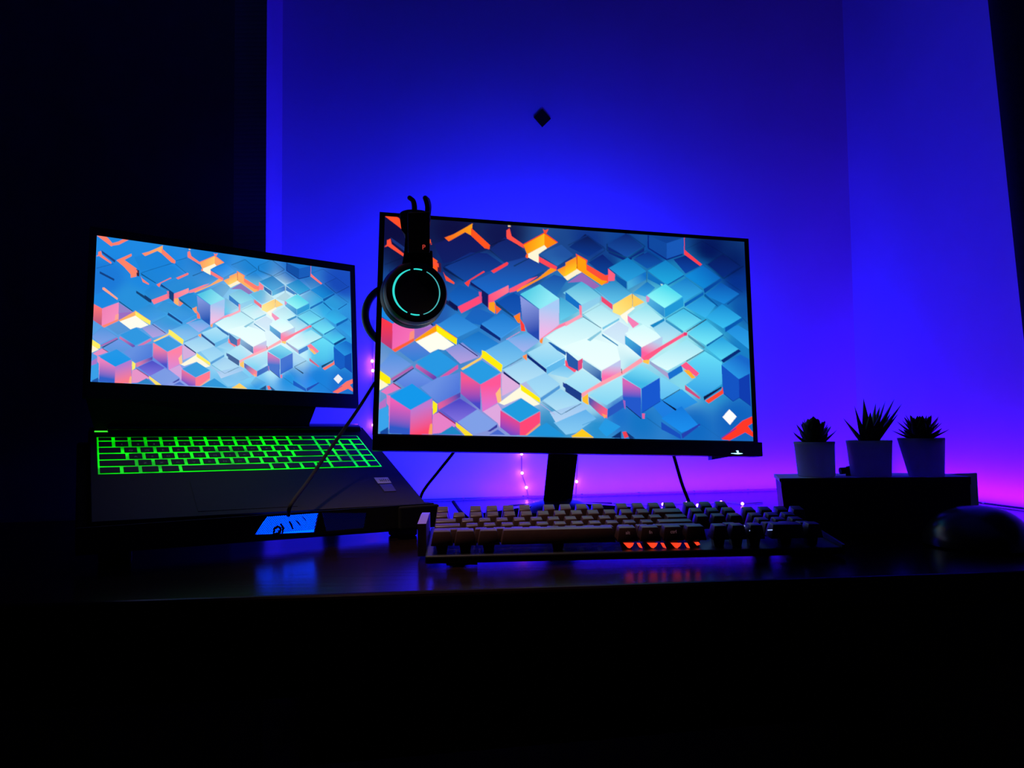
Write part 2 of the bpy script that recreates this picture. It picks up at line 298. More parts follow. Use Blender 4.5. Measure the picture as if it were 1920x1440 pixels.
# one shape a line: crop | points | colour, or colour>colour with x,y>x,y of the blend; f0.5 = the ground colour times 0.5; a leading ~w draws a line of that width
ART = '''
N|300,180 460,120 570,205 450,250 345,275|#12165a>#101e64|425,120>425,275
N|350,290 480,220 560,225 640,280 580,310 455,365|#102474>#1448a0|510.833,220>510.833,365
N|575,205 650,145 755,220 755,245 650,270|#122068>#14307c|677,145>677,270
N|585,320 660,270 760,240 860,300 770,350 670,410 560,430 475,370|#1c3c90>#1a6acc|667.5,240>667.5,430
N|710,420 820,375 890,330 960,350 910,425 900,440|#1a50a8>#2878c4|865,330>865,440
N|370,430 425,380 530,420 415,495|#1050a8>#1868c8|435,380>435,495
N|600,470 690,420 730,440 730,540 680,520|#0c48a8>#1858b8|686,420>686,540
N|440,560 500,490 600,530 530,580|#1c60bc>#1868c4|517.5,490>517.5,580
N|330,570 410,520 520,590 415,640 310,575|#2078d0>#3c9ce8|397,520>397,640
N|535,570 640,520 725,580 625,650|#1c78d0>#3c98e8|631.25,520>631.25,650
N|430,655 520,610 620,670 535,725|#1870c4>#2c90e4|526.25,610>526.25,725
N|655,650 760,615 820,660 740,715|#58a8e8>#a8b4f0|743.75,615>743.75,715
N|545,710 660,650 750,720 640,805|#50a8e8>#84ccf4|648.75,650>648.75,805
N|355,700 440,665 525,735 430,770|#7890dc>#b8a0e0|437.5,665>437.5,770
N|120,700 210,665 290,715 200,760|#5a80d8>#3080d8|205,665>205,760
N|30,780 90,710 195,770 85,835|#4c90e0>#80a0e8|100,710>100,835
N|105,850 200,795 300,860 235,880 190,910|#7098e8>#5078dc|206,795>206,910
N|755,860 830,800 920,870 825,935|#90ccf4>#a8e0f8|832.5,800>832.5,935
N|640,800 755,745 860,810 725,870|#90ccf2>#b8e4f8|745,745>745,870
N|760,715 860,665 945,735 855,795|#b0e4f8>#80d0f6|855,665>855,795
N|830,945 925,895 1025,960 925,1020|#88ccf2>#b8e4f8|926.25,895>926.25,1020
N|850,640 930,585 1040,540 1125,600 1060,655 920,690|#b8ecf8>#e4ffff|987.5,540>987.5,690
N|920,690 1060,640 1200,680 1220,760 1125,800 1030,740|#e4ffff>#f0ffff|1092.5,640>1092.5,800
N|870,820 930,770 1000,810 960,840|#58b8ec>#a0dcf8|940,770>940,840
N|940,860 1030,800 1120,850 1025,930|#b8ecfa>#98dcf8|1028.75,800>1028.75,930
N|1030,520 1110,470 1215,545 1125,595|#a0e0f0>#d8fcff|1120,470>1120,595
N|1025,480 1120,435 1115,465 1030,520|#88ccec>#98d4f0|1072.5,435>1072.5,520
N|935,420 1030,362 1120,435 1025,480|#40acd8>#98e4f4|1027.5,362>1027.5,480
N|920,440 940,450 1015,510 920,560|#38a0d4>#68d0f0|948.75,440>948.75,560
N|1100,400 1180,360 1275,425 1180,470|#2888c8>#60c4ec|1183.75,360>1183.75,470
N|1130,615 1210,560 1260,590 1240,680|#c8e0f8>#d8f0fc|1210,560>1210,680
N|1255,540 1345,480 1430,550 1360,590|#90e0f0>#d0fcff|1347.5,480>1347.5,590
N|1240,620 1330,575 1425,635 1330,690|#d0fcff>#f4ffff|1331.25,575>1331.25,690
N|1375,590 1440,550 1530,610 1440,665|#78ccf0>#c0ecf8|1446.25,550>1446.25,665
N|1445,545 1530,500 1620,555 1530,610|#38b8e8>#80f0fc|1531.25,500>1531.25,610
N|1550,620 1640,555 1725,625 1640,680|#30b4e8>#78ecfc|1638.75,555>1638.75,680
N|1640,690 1720,640 1805,700 1720,755|#209ce0>#58dcf8|1721.25,640>1721.25,755
N|1730,600 1800,580 1850,610 1855,700|#1c88dc>#30a8ec|1808.75,580>1808.75,700
N|1365,760 1545,650 1630,705 1450,805|#98e4f6>#e0ffff|1497.5,650>1497.5,805
N|1545,770 1635,710 1720,760 1720,870 1630,935 1540,875 1605,830|#68e0fa>#30a0e8|1627.86,710>1627.86,935
N|1540,490 1625,440 1690,480 1640,545|#1c88d4>#38b8f0|1623.75,440>1623.75,545
N|1640,540 1720,475 1820,545 1725,595|#1488d4>#38c0f4|1726.25,475>1726.25,595
N|1635,430 1715,370 1805,425 1730,475|#0c50b0>#1888dc|1721.25,370>1721.25,475
N|1540,340 1625,285 1710,345 1630,400|#0c50b0>#1080d0|1626.25,285>1626.25,400
N|1455,395 1545,345 1625,410 1530,465|#1478c8>#38b4ec|1538.75,345>1538.75,465
N|1280,420 1350,365 1390,395 1345,440|#1470c0>#38a8e8|1341.25,365>1341.25,440
N|1060,270 1130,230 1190,285 1160,300 1155,350|#0c2070>#0c48a0|1139,230>1139,350
N|965,195 1045,130 1140,195 1060,240|#0c1448>#0c3890|1052.5,130>1052.5,240
N|1155,190 1250,245 1240,262 1160,225|#0c2878>#0c2878|1201.25,190>1201.25,262
N|1245,250 1335,195 1335,230 1255,262|#0c2878>#0c2c80|1292.5,195>1292.5,262
N|1155,180 1245,125 1330,190 1245,245|#0c2470>#1850a8|1243.75,125>1243.75,245
N|1280,255 1360,215 1430,265 1350,300|#0c2c84>#1058b0|1355,215>1355,300
N|1480,255 1540,235 1615,285 1540,325|#0a2478>#0c48a8|1543.75,235>1543.75,325
N|1645,280 1725,230 1805,290 1725,345|#08185c>#082c80|1725,230>1725,345
N|820,270 910,205 1000,260 895,315|#101858>#1a4a9c|906.25,205>906.25,315
N|1065,925 1220,830 1235,920 1150,975|#b0ecfa>#80d4f4|1167.5,830>1167.5,975
N|1415,830 1515,890 1430,950 1415,940|#80d8f8>#58bcf2|1443.75,830>1443.75,950
N|1430,950 1520,895 1600,960 1500,1010|#30a4ee>#1c80e0|1512.5,895>1512.5,1010
N|1380,980 1430,950 1500,1010 1440,1050|#2080e4>#1c7ce0|1437.5,950>1437.5,1050
N|1110,1090 1145,1040 1220,1080 1150,1130|#2898e4>#209ce8|1156.25,1040>1156.25,1130
N|1420,1040 1520,980 1610,1080 1520,1110|#1478dc>#1c90f0|1517.5,980>1517.5,1110
N|890,1060 1040,990 1100,1040 1000,1110 950,1120|#60b0ec>#88ccf4|996,990>996,1120
N|870,1010 1040,960 1060,990 900,1060|#98c8f2>#b8d4f4|967.5,960>967.5,1060
A|~9 1100,360 1250,300|f.5
A|~8 670,560 890,465 1085,385|f.45
A|~8 1085,385 1250,525|f.5
A|~8 1290,290 1460,440|f.55
A|~8 870,700 1000,790|f.5
A|~7 1345,800 1155,890|f.6
A|~7 600,1110 710,1180 810,1245|f.75
A|~7 820,1270 1000,1160|f.7
A|~6 840,960 1100,930 1150,1010|f.7
A|~7 320,460 110,540|f.5
A|115,85 240,95 295,160 300,218 285,215|#ff4a38
E|150,75 270,90 355,180 430,160 490,130 580,130 440,200 335,215|#ff5028
A|130,310 165,295 175,345 295,440 290,465 140,365 105,375 130,350|#ff5038
E|210,270 395,400 385,430 225,310|#183078
E|405,400 600,315 605,345 510,395 545,420 665,505 665,610 590,625 590,580 500,480|#ff5a20
E|660,515 700,530 700,610 670,600|#401838
E|190,540 380,640 375,665 190,570|#103070
E|225,750 250,750 425,890 415,910 225,775|#ff9070
E|115,850 240,805 420,920 220,1020 110,950|#1a88e4
E|660,790 835,900 835,945 660,820|#102858
E|~10 440,930 615,1055|#102040
E|435,945 610,1060 430,1145|#a080c8
A|675,285 765,250 870,190 940,150 930,265 870,232 715,320|#ff6a20>#ffa018|700,300>930,200
A|925,190 1105,355 1100,395 1055,385 925,265|#ff5520
A|1262,215 1290,195 1310,270 1425,350 1425,385 1262,290|#ff5048
A|1275,168 1300,168 1300,182 1275,182|#e8c8a0
A|1420,350 1620,240 1620,360 1455,440|#ff9010>#ffc020|1450,340>1600,380
A|1620,235 1745,330 1645,385 1620,355|#ff8a10
A|1460,440 1620,355 1645,385 1565,440 1565,525 1462,470|#fff8d8
A|1605,200 1625,215 1660,200 1640,240 1620,250|#ff5030
A|1450,440 1465,440 1465,480 1440,470|#ff6020
A|~8 1420,350 1620,240 1745,330|#ff3818
A|1565,445 1780,350 1900,450 1740,555|f1
A|~5 1565,445 1740,555 1900,450|f.6
A|1565,460 1740,560 1730,600 1690,580 1565,510|#ff4858
A|1740,590 1920,500 1920,590 1840,690|#ff8a20>#ffd030|1800,550>1860,650
A|1800,655 1920,600 1920,640 1840,690|#fff0c0
A|1680,570 1740,590 1360,800 1360,775 1560,670|#ff9818
A|1290,770 1480,675 1560,650 1350,790 1290,805|#ff5a78
A|1325,550 1475,475 1480,482 1335,560|f.4
A|660,560 670,590 855,700 860,690|f.35
A|660,600 680,640 770,710 765,725 690,690|#ff5038
A|560,505 620,530 620,565 575,540|#ff5038
A|865,715 900,690 1045,600 1058,608 920,690 900,750|#ff4038
A|1115,600 1265,515 1280,525 1270,545 1140,620|#ff4048
A|920,700 1090,820 1090,950 1030,900 1025,790 920,730|#101c60
A|1090,830 1280,735 1285,800 1150,880 1090,960|#ff5080>#ff7890|1100,880>1280,780
A|1095,900 1150,890 1155,1005 1095,965|#ffa020
A|1150,905 1215,960 1165,1010|#ff6030
A|715,870 805,935 800,985 715,915|#0c1450
A|~5 715,870 805,935 1000,830|f.7
A|800,940 1020,830 1025,900 835,1000|#ff4a78
A|1000,790 1025,800 1030,900 1005,870|#e05088
A|~6 1000,790 1020,800|f.5
A|1160,890 1335,1030 1330,1045 1160,925|f.3
A|1390,820 1575,725 1760,860 1580,965|#58d0e8>#90ecf8|1480,780>1640,900
A|1390,835 1570,965 1570,1260 1460,1180 1410,1050|#8898e0>#2448b0|1430,900>1540,1180
A|1570,965 1760,860 1760,1105 1575,1255|#a8ccf8>#f0b8e8|1660,940>1640,1180
A|1330,1030 1390,995 1390,1095 1370,1090|#ff8020
A|1390,1050 1430,1110 1440,1170 1400,1170|#ff4038
A|1575,1250 1760,1110 1900,1050 1900,1080 1720,1160 1600,1240|#ff80a8
A|1575,1255 1610,1230 1600,1290 1575,1275|#ff9038
A|1020,1105 1205,1235 1205,1265 1010,1140|#0c2878
A|~5 1030,1100 1210,1230 1395,1110|f1.15
A|815,1280 995,1405 985,1410 815,1290|#081868
A|~6 1260,1250 1390,1175|#d890c8
A|75,1040 185,1100 180,1345 75,1270|#ff3848>#b83878|130,1080>130,1320
A|185,1100 390,1000 390,1240 180,1345|#f060b0>#f870b8|200,1100>380,1200
A|350,1180 390,1160 390,1250 340,1270|#ff9080
A|180,1345 390,1235 390,1262 210,1368|#ff6038
A|390,1150 590,1120 580,1140 395,1250|#a868c0
A|390,1255 600,1110 600,1180 420,1280|#ffa010
A|600,1105 795,1240 790,1300 600,1180|#ffee10
A|405,1270 600,1175 770,1300 670,1350 615,1340 540,1375|#fffff0
A|~5 590,1105 795,1240|#ff8020
C|~6 75,420 190,300|f.85
C|~6 190,300 380,430|f.8
C|~6 560,320 700,300|f.9
C|1415,345 1455,325 1455,390 1420,360|#ff9050
C|1455,325 1640,470 1640,505 1460,360|#0c2878
C|1640,450 1815,345 1815,420 1645,520|#60b8ec
C|1815,380 1920,470 1905,500 1820,440|#ff5078
C|1830,320 1920,400 1920,460 1835,380|#3a60c8
C|1655,215 1680,215 1830,310 1820,340 1740,290|#1c60b0
C|1030,290 1060,300 1225,430 1215,500 1160,455 1030,360|#ffee10
C|830,465 1010,360 1030,330 1030,370 850,480|#ffd060
C|~6 1225,465 1410,362|#406890
C|1235,490 1390,605 1385,630 1235,510|#101858
C|1215,500 1385,620 1380,640 1220,725|#e0b0e0
C|410,400 610,285 800,420 600,540|#2898e4
C|410,420 600,540 600,555 570,570 400,450|#d060a8>#5840b0|430,430>590,560
C|630,545 805,425 805,465 660,560|#d858a8
C|65,480 165,550 165,605 100,610 60,560|#ffee10
C|60,560 150,620 60,670|#fff8d0
C|165,560 370,435 385,455 180,580|#b060b0
C|185,585 385,455 385,465 200,595|#1c2860
C|75,680 190,600 265,650 130,710|#e878c0
C|~8 190,600 265,650|#801848
C|60,790 125,740 125,820 60,850|#b870c8
C|130,710 165,720 155,1060 150,820 130,790|#e878c0
C|60,850 145,820 150,1050 60,1060|#3aa4ec
C|70,1060 145,1015 145,1085 70,1085|#1848a0
C|450,640 610,550 820,500 820,690 615,790|#6a90e4>#5078dc|600,600>760,720
C|610,795 825,690 825,735 620,855|#e060a0>#5048b0|640,800>800,710
C|640,850 820,745 985,850 800,970|#5048c8>#8070e0|800,780>800,960
C|565,900 620,880 780,990 780,1010 660,1070 565,1080|#e880c8
C|~9 620,870 780,985|#a01040
C|160,720 370,605 555,740 355,855|#1498ec
C|165,735 355,855 350,1085 155,1075|#f060b8>#3058c8|260,780>220,1020
C|355,855 560,745 560,1085 350,1085|#c078d0>#ff4870|400,850>480,1060
C|540,990 562,980 562,1085 525,1085|#ffa060
C|565,765 610,800 605,870 565,900|#ffee20
C|840,480 1030,385 1205,500 1020,610|#289ce4
C|830,490 1015,615 1015,855 830,700|#f85890>#4848c8|920,560>920,790
C|1015,615 1210,510 1205,760 1175,790 1035,875|#ff5898>#e070d0|1080,620>1100,820
C|1160,700 1205,640 1215,780 1180,790|#ffc080
C|1190,790 1390,640 1400,620 1400,660 1580,800 1520,820 1400,740 1240,810|#fffbe0
C|1395,610 1580,745 1580,790 1400,670|#ffee10
C|1040,870 1180,795 1215,850 1200,1030 1180,980|#e0a8e0
C|800,970 985,850 1175,990 1110,1040 950,1090|#80a0e8
C|1080,1060 1175,990 1175,1020 1110,1060|#3838a0
C|1100,1090 1180,1040 1250,1090|#4868d0
C|1215,850 1400,745 1580,860 1390,970|#209ce0
C|1205,860 1390,975 1390,1095 1300,1095 1205,1020|#f04888>#7848c8|1300,910>1240,1050
C|1390,975 1580,870 1580,975 1440,1095 1390,1095|#ff4878
C|1440,1095 1580,980 1580,1000 1460,1095|#ffa060
C|620,1085 750,1005 850,1090|#2088c8
C|785,970 945,1095 870,1095 785,1010|#ffe030
C|1450,1100 1640,975 1820,1105|#2094dc
C|1870,1105 1920,1080 1920,1110|#ffb040
C|~5 1600,780 1780,900 1920,820|f.5
C|~5 1585,800 1720,900|#c0b0e0
C|1580,745 1765,620 1770,650 1590,775|#5098d8
C|1795,590 1920,690 1920,740 1795,630|#1c3c98
C|~5 1640,450 1830,345|f1.2
B|~12 25,205 210,110 380,245|f.55
B|~12 375,250 230,350|f.55
B|~12 395,185 560,95|f.7
B|~14 395,190 395,255 590,325|f.45
B|~12 590,95 755,215 600,320|f.5
B|790,115 960,185 960,335 785,230|#1048a0
B|960,185 1125,130 1125,280 960,335|#1858b8
B|~12 785,110 785,230 960,340 1110,290|#08247c
B|1125,120 1130,120 1130,245 1150,265 1295,385 1275,400 1125,290|#ff4050
B|~12 630,330 770,255 900,345|f.6
B|~12 1330,380 1500,520 1690,400|f.5
B|~9 1340,380 1500,285 1660,400|f.6
B|~9 1520,540 1680,650|f.6
B|~7 1150,235 1300,165 1500,285|f.6
B|0,370 110,310 110,430 0,500|#ff9820>#ffd020|20,380>60,460
B|100,285 210,345 200,385 380,490 420,480 405,560 340,580 200,460 200,440 110,430|#ff5038
B|110,300 195,350 200,440 345,535 400,545 345,585 110,430|#ffa010
B|0,500 110,430 155,460 10,535|#fff4d0
B|20,560 155,465 325,590 270,620 155,550|#9868b8
B|~6 110,300 110,420|#c04010
B|470,485 580,550 580,620 480,540|#0c58a8
B|405,425 470,480 465,540 405,545|#ff6080
B|585,550 765,455 765,530 590,625|#48b0e0>#1070c8|620,580>740,480
B|410,420 590,320 765,450 585,550|#1078c0>#28a0e0|590,340>590,540
B|~7 770,455 770,560|f.5
B|780,460 950,575 900,585 780,525|#1070c0
B|780,445 950,345 1125,480 970,575 935,560|#1280c8>#20a8e0|950,360>950,560
B|~9 970,580 1125,490|#0848a0
B|1130,495 1300,395 1470,515 1310,610|#0c60bc>#1088d8|1400,430>1280,580
B|1310,620 1475,520 1480,540 1320,660|#0848a0
B|~5 1130,500 1300,630|f.6
B|1130,755 1310,645 1310,675 1130,790|#0a60b8
B|770,690 940,800 940,890 775,760|#50b0e0>#3090d0|800,740>900,860
B|765,680 800,700 790,740 768,745|#d890c8
B|940,800 1115,700 1120,780 945,890|#2098d8
B|770,680 945,570 1110,690 940,800|#50dcf0>#90fcfc|940,600>900,760
B|900,570 925,575 912,590|#c0f0e0
B|450,770 630,660 635,790 520,870 450,840|#ffd060>#ffe880|600,700>500,840
B|635,665 750,745 640,795|#ffd060
B|520,870 640,790 660,800 590,860 590,950 530,890|#fffce8
B|340,685 445,765 445,815 340,735|#f04870
B|590,870 700,950 640,990 590,920|#f880b8
B|~4 635,665 635,780|#b08040
B|~6 280,620 450,760 630,660|f1.2
B|0,645 150,770 150,830 0,720|#1470c8
B|~6 165,860 335,765|f.7
B|130,770 155,780 155,880 135,880|#ff80a0
B|0,940 140,860 165,880 0,975|#ffa0b8
B|~6 165,880 340,990|#406888
B|350,985 510,895 510,915 355,1005|#78c8e8
B|205,1100 340,1010 340,1030 235,1115|#88c8e0
B|345,1040 500,1150 500,1162 345,1060|#4090c0
B|800,965 935,895 940,920 835,985|#1888c8
B|950,905 1120,1020 1110,1040 950,930|#3898c8
B|~6 950,900 1120,800 1290,910|#086098
B|~8 1150,1025 1335,908|#281838
B|1320,660 1450,780 1440,785 1315,685|#0858a0
B|1530,760 1660,665 1665,675 1540,768|#08489a
B|1515,985 1680,885 1680,920 1515,1030|#0858b0
B|~5 1340,900 1510,1030|f.7
B|~9 1680,890 1740,960|f.6
B|565,1060 720,1170 720,1270 565,1140|#48b0e0>#2878c8|600,1080>680,1240
B|720,1175 920,1070 920,1150 760,1260 735,1290 720,1270|#b8d0f0>#ff60a0|830,1110>790,1240
B|735,1265 925,1150 1130,1030 1145,1055 930,1185 790,1290 740,1300|#ff5a88
B|1120,1030 1155,1030 1155,1060 1125,1065|#e83870
B|1160,1045 1325,1170 1315,1190 1165,1075|#5098b8
B|1335,1150 1500,1045 1500,1060 1345,1165|#0868b0
B|~7 1500,1060 1660,1190|f.7
B|~6 1150,1310 1320,1200 1480,1310|f.65
D|10,300 120,390 120,490 10,430|#2858a8
D|10,380 30,440 110,480 90,500 0,440|#ff5070
D|120,390 165,365 160,460 120,490|#e04880
D|165,375 340,490 345,590 165,460|#80b0d8>#3060a8|200,400>300,560
D|345,485 525,380 525,495 345,585|#c0c8f0>#ff70b0|430,430>430,540
D|150,700 345,585 530,490 720,360 735,400 530,530 220,690 160,740|#ffa0b0
D|160,740 215,700 220,810 165,780|#ffc030
D|~7 532,465 535,510|#601830
D|735,385 800,380 790,425 735,405|#ffc850
D|800,390 970,505 985,565 800,420|#98a8d0>#b0a0d0|820,400>970,540
D|970,510 1100,430 1115,490 985,570|#1870d0
D|1095,435 1145,400 1270,510 1240,540 1120,460|#ff5888
D|1115,475 1170,480 1235,550 1200,560|#ffb030
D|~6 1145,395 1320,290|#203850
D|1475,385 1640,280 1665,300 1500,410|#082c78
D|1480,430 1645,565 1650,740 1590,775 1495,700|#1454c4
D|1645,565 1745,510 1760,825 1650,740|#103cb0
D|1480,430 1660,330 1750,380 1750,510 1645,565|#1868cc>#2894e4|1680,380>1600,520
D|1135,620 1280,740 1270,755 1135,665|#d05080
D|1310,730 1480,635 1480,650 1315,765|#101848
D|1325,770 1480,670 1490,640 1500,700 1360,795|#ff4830
D|~6 1500,700 1590,775 1650,740 1760,820|#0c3ca0
D|540,550 715,655 720,940 575,820 545,740|#d868b8>#2458cc|600,600>600,740
D|720,655 895,550 900,775 725,885|#1858d0
D|540,540 720,435 895,545 720,655|#40b8e8>#80e0f8|700,600>720,450
D|~7 575,820 720,940|#0c1c50
D|~6 900,775 725,885|#1040a8
D|220,730 400,850 395,935 340,910 225,800|#5858b0>#ff6080|240,780>380,880
D|400,850 555,750 560,830 400,930|#2858c0
D|545,760 570,770 570,850 560,840|#a060c0
D|725,890 755,890 750,940 730,940|#e060a0
D|345,890 400,910 370,935|#ffa060
D|0,600 155,700 150,780 0,680|#1c3c88
D|~5 0,880 150,795|#104870
D|~7 915,765 1090,660|#083058
D|920,765 1055,850 1045,865 930,780|#04163c
D|~9 770,930 910,1030|f.6
D|910,970 1090,1090 1100,1135 910,1040|#1850c0
D|1100,1085 1275,985 1280,1000 1110,1130|#2440b0
D|~7 1280,990 1480,1130|f.7
D|~6 160,1000 360,920|f.85
D|60,1112 160,1035 272,1118|#ffcc20
D|435,1118 530,1055 530,1125|#0c3070
D|540,1065 575,1060 600,1110 560,1125|#f04050
D|575,1060 660,1125 610,1130|#103878
D|1480,1135 1680,960 1780,915 1785,975 1730,1010 1785,1080 1790,1120 1705,1070 1560,1145|#ff3828
D|~9 1480,1125 1620,1030|#8020a0
D|1490,925 1555,850 1625,920 1560,1000|#ffffff
'''
def inside(px, py, poly):
    r = np.zeros(px.shape, bool); n = len(poly)
    for i in range(n):
        x0, y0 = poly[i]; x1, y1 = poly[(i+1) % n]
        if y0 == y1: continue
        r ^= ((y0 > py) != (y1 > py)) & (px < (x1-x0)*(py-y0)/(y1-y0)+x0)
    return r
def paint(laptop):
    W, Hh = GW*SS, GH*SS
    base = field(FIELD_L, H_LAP, W, Hh) if laptop else field(FIELD_M, H_MON, W, Hh)
    lum = base.max(-1, keepdims=True)*base.min(-1, keepdims=True)**.5; img = base*np.clip((.86 if laptop else .74)+.3*lum, 0, 1)
    def colr(c, sl, crop):
        if c[0] == 'f': return base[sl]*float(c[1:])
        v = hexlin(c)
        if laptop:   # the laptop's panel shows its warm colours paler and its blues lighter
            if v[0] > v[2]: v = v*.84+.16*v.max()*np.array([1, .9, .8])
            elif v[2] > .02: v = np.maximum(v, base[sl]*.82) if crop == 'N' else v*.85+base[sl]*.12
        return v
    for line in ART.strip().split('\n'):
        f_ = line.split('|'); pts = f_[1].split(); wd = 0
        if pts[0][0] == '~': wd = float(pts[0][1:]); pts = pts[1:]
        pts = [tuple(map(float, p.split(','))) for p in pts]
        polys = [pts]
        if wd:
            polys = []
            for (x0, y0), (x1, y1) in zip(pts, pts[1:]):
                L = math.hypot(x1-x0, y1-y0); nx, ny = -(y1-y0)/L*wd/2, (x1-x0)/L*wd/2
                polys.append([(x0+nx, y0+ny), (x1+nx, y1+ny), (x1-nx, y1-ny), (x0-nx, y0-ny)])
        for pl in polys:
            uv = uvs(f_[0], pl)*[W, Hh]
            x0, y0 = np.floor(uv.min(0)).astype(int); x1, y1 = np.ceil(uv.max(0)).astype(int)+1
            x0, y0 = max(x0, 0), max(y0, 0); x1, y1 = min(x1, W), min(y1, Hh)
            if x1 <= x0 or y1 <= y0: continue
            gx, gy = np.meshgrid(np.arange(x0, x1)+.5, np.arange(y0, y1)+.5)
            m = inside(gx, gy, uv); sl = (slice(y0, y1), slice(x0, x1))
            cs = f_[2].split('>'); c0 = np.broadcast_to(colr(cs[0], sl, f_[0]), gx.shape+(3,))
            if len(cs) == 2:
                a, b = uvs(f_[0], [tuple(map(float, p.split(','))) for p in f_[3].split('>')])*[W, Hh]
                d = b-a; t = np.clip(((gx-a[0])*d[0]+(gy-a[1])*d[1])/(d@d), 0, 1)[..., None]
                c0 = c0*(1-t)+colr(cs[1], sl, f_[0])*t
            img[sl][m] = c0[m]
    return img.reshape(GH, SS, GW, SS, 3).mean((1, 3))
# ================================================================ the room
HZ0, HZ1 = -.74, 1.75
def wall(name, a, b, n, mt, th=.05):
    a, b, n = map(np.array, (a, b, n)); mb = MB()
    mb.prism([w3(a, HZ0), w3(b, HZ0), w3(b, HZ1), w3(a, HZ1)], np.array([-n[0]*th, -n[1]*th, 0])); return struct(name, mb, mt)
wall('wall_back', CL-DB*.05, CR+DB*.05, NB, 'wall')
wall('wall_right', CR, CR+NB*2.4, -DB, 'wall')
wall('wall_left', CL, LE+NB*.0, DB, 'wall', .049)
wall('wall_front_left', LE-DB*1.4, LE, NB, 'dark_wall', .05)
def slab(name, z0, z1, mt):
    a = LE-DB*1.45; c = [a-NB*.3, CR+DB*.1-NB*.08, CR+DB*.1+NB*2.4, a+NB*2.2]
    mb = MB(); mb.prism([w3(q, z0) for q in c], np.array([0, 0, z1-z0])); return struct(name, mb, mt)
slab('floor', HZ0-.05, HZ0, 'floor'); slab('ceiling', HZ1, HZ1+.05, 'ceil')

# ================================================================ desk
fa, fb = desk(250, 1127)[:2], desk(1700, 1079)[:2]
fd = (fb-fa)/np.linalg.norm(fb-fa); fn = np.array([fd[1], -fd[0]])
def cut(a, d, p, e):   # crossing of a + t d with p + s e
    t = np.linalg.solve(np.array([d, -e]).T, p-a)[0]; return a+t*d
GAP = .0008
fl = fa-fd*.55; fr = cut(fa, fd, CR-DB*GAP, NB)
bl = cut(fl, -fn, LE+NB*GAP, DB); 
dk = thing('computer_desk', 'long dark wood desk with a glossy top under the laptop, monitor and keyboard', 'desk', w3((fl+fr)/2, HZ0))
top = [fl, fr, CR-DB*GAP+NB*.002, CL+DB*GAP+NB*.002, LE+DB*GAP+NB*GAP, bl]
b = bmesh.new()
va = [b.verts.new(w3(q, 0)) for q in top]; vb = [b.verts.new(w3(q, -.028)) for q in top]
b.faces.new(va); b.faces.new(vb[::-1])
for i in range(6): b.faces.new([va[i], vb[i], vb[(i+1) % 6], va[(i+1) % 6]])
e = [x for x in b.edges if set(x.verts) in ({va[0], va[1]}, {vb[0], vb[1]})]
bmesh.ops.bevel(b, geom=e, offset=.004, segments=3, affect='EDGES', profile=.5)
mb = MB(); mb.merge(b); mb.build('desktop', 'desk', dk)
mb = MB(); q = [fl-fn*.05+fd*.06, fr-fn*.05-fd*.03, fr-fn*.07-fd*.03, fl-fn*.07+fd*.06]
mb.prism([w3(k, -.028) for k in q], np.array([0, 0, -.07])); mb.build('apron', 'desk', dk)
mb = MB(); mb.prism([w3(k, -.028) for k in (CL+DB*.04+NB*.05, CR-DB*.04+NB*.05, CR-DB*.04+NB*.066, CL+DB*.04+NB*.066)], np.array([0, 0, -.4])); mb.build('back_panel', 'desk', dk)  # unseen panel added to block strip light leaking under the desk
for k in (fl-fn*.03+fd*.02, fr-fn*.03-fd*.08, CR+NB*.05-DB*.07, bl+fn*.06+fd*.02):
    mb = MB(); mb.prism([w3(k+fd*i*.05-fn*j*.05, -.028) for i, j in ((0, 0), (1, 0), (1, 1), (0, 1))], np.array([0, 0, HZ0+.028])); mb.build('leg', 'desk', dk)

# ================================================================ displays
def screen_mesh(name, F, w_, h_, off, laptop, parent):
    rows, cols = GH+1, GW+1
    img = paint(laptop); im = np.concatenate([img, img[-1:]], 0); im = np.concatenate([im, im[:, -1:]], 1)
    uu, vv = np.meshgrid(np.arange(cols)/GW, np.arange(rows)/GH)
    pts = F.o+uu[..., None]*w_*F.U+(1-vv[..., None])*h_*F.V+off*F.N-np.array(parent['_o'])
    me = bpy.data.meshes.new(name); nv = rows*cols; nf = GW*GH
    i = (np.arange(GH)[:, None]*cols+np.arange(GW)[None]).ravel()
    q = np.stack([i, i+cols, i+cols+1, i+1], 1)
    me.vertices.add(nv); me.vertices.foreach_set('co', pts.reshape(-1).astype(np.float32))
    me.loops.add(nf*4); me.loops.foreach_set('vertex_index', q.reshape(-1).astype(np.int32))
    me.polygons.add(nf); me.polygons.foreach_set('loop_start', (np.arange(nf)*4).astype(np.int32))
    try: me.polygons.foreach_set('loop_total', np.full(nf, 4, np.int32))
    except Exception: pass
    me.update(calc_edges=True)
    ca = me.color_attributes.new('picture', 'FLOAT_COLOR', 'POINT')
    c4 = np.ones((nv, 4), np.float32); c4[:, :3] = im.reshape(-1, 3); ca.data.foreach_set('color', c4.ravel())
    mt = bpy.data.materials.new(name+'_picture'); mt.use_nodes = True; nt = mt.node_tree; nt.nodes.clear()
    out = nt.nodes.new('ShaderNodeOutputMaterial'); em = nt.nodes.new('ShaderNodeEmission'); at = nt.nodes.new('ShaderNodeVertexColor'); at.layer_name = 'picture'
    em.inputs[1].default_value = 1.0
    nt.links.new(at.outputs[0], em.inputs[0]); nt.links.new(em.outputs[0], out.inputs[0]); me.materials.append(mt)
    o = bpy.data.objects.new(name, me); COL.objects.link(o); o.parent = parent; o['_o'] = parent['_o']; return o

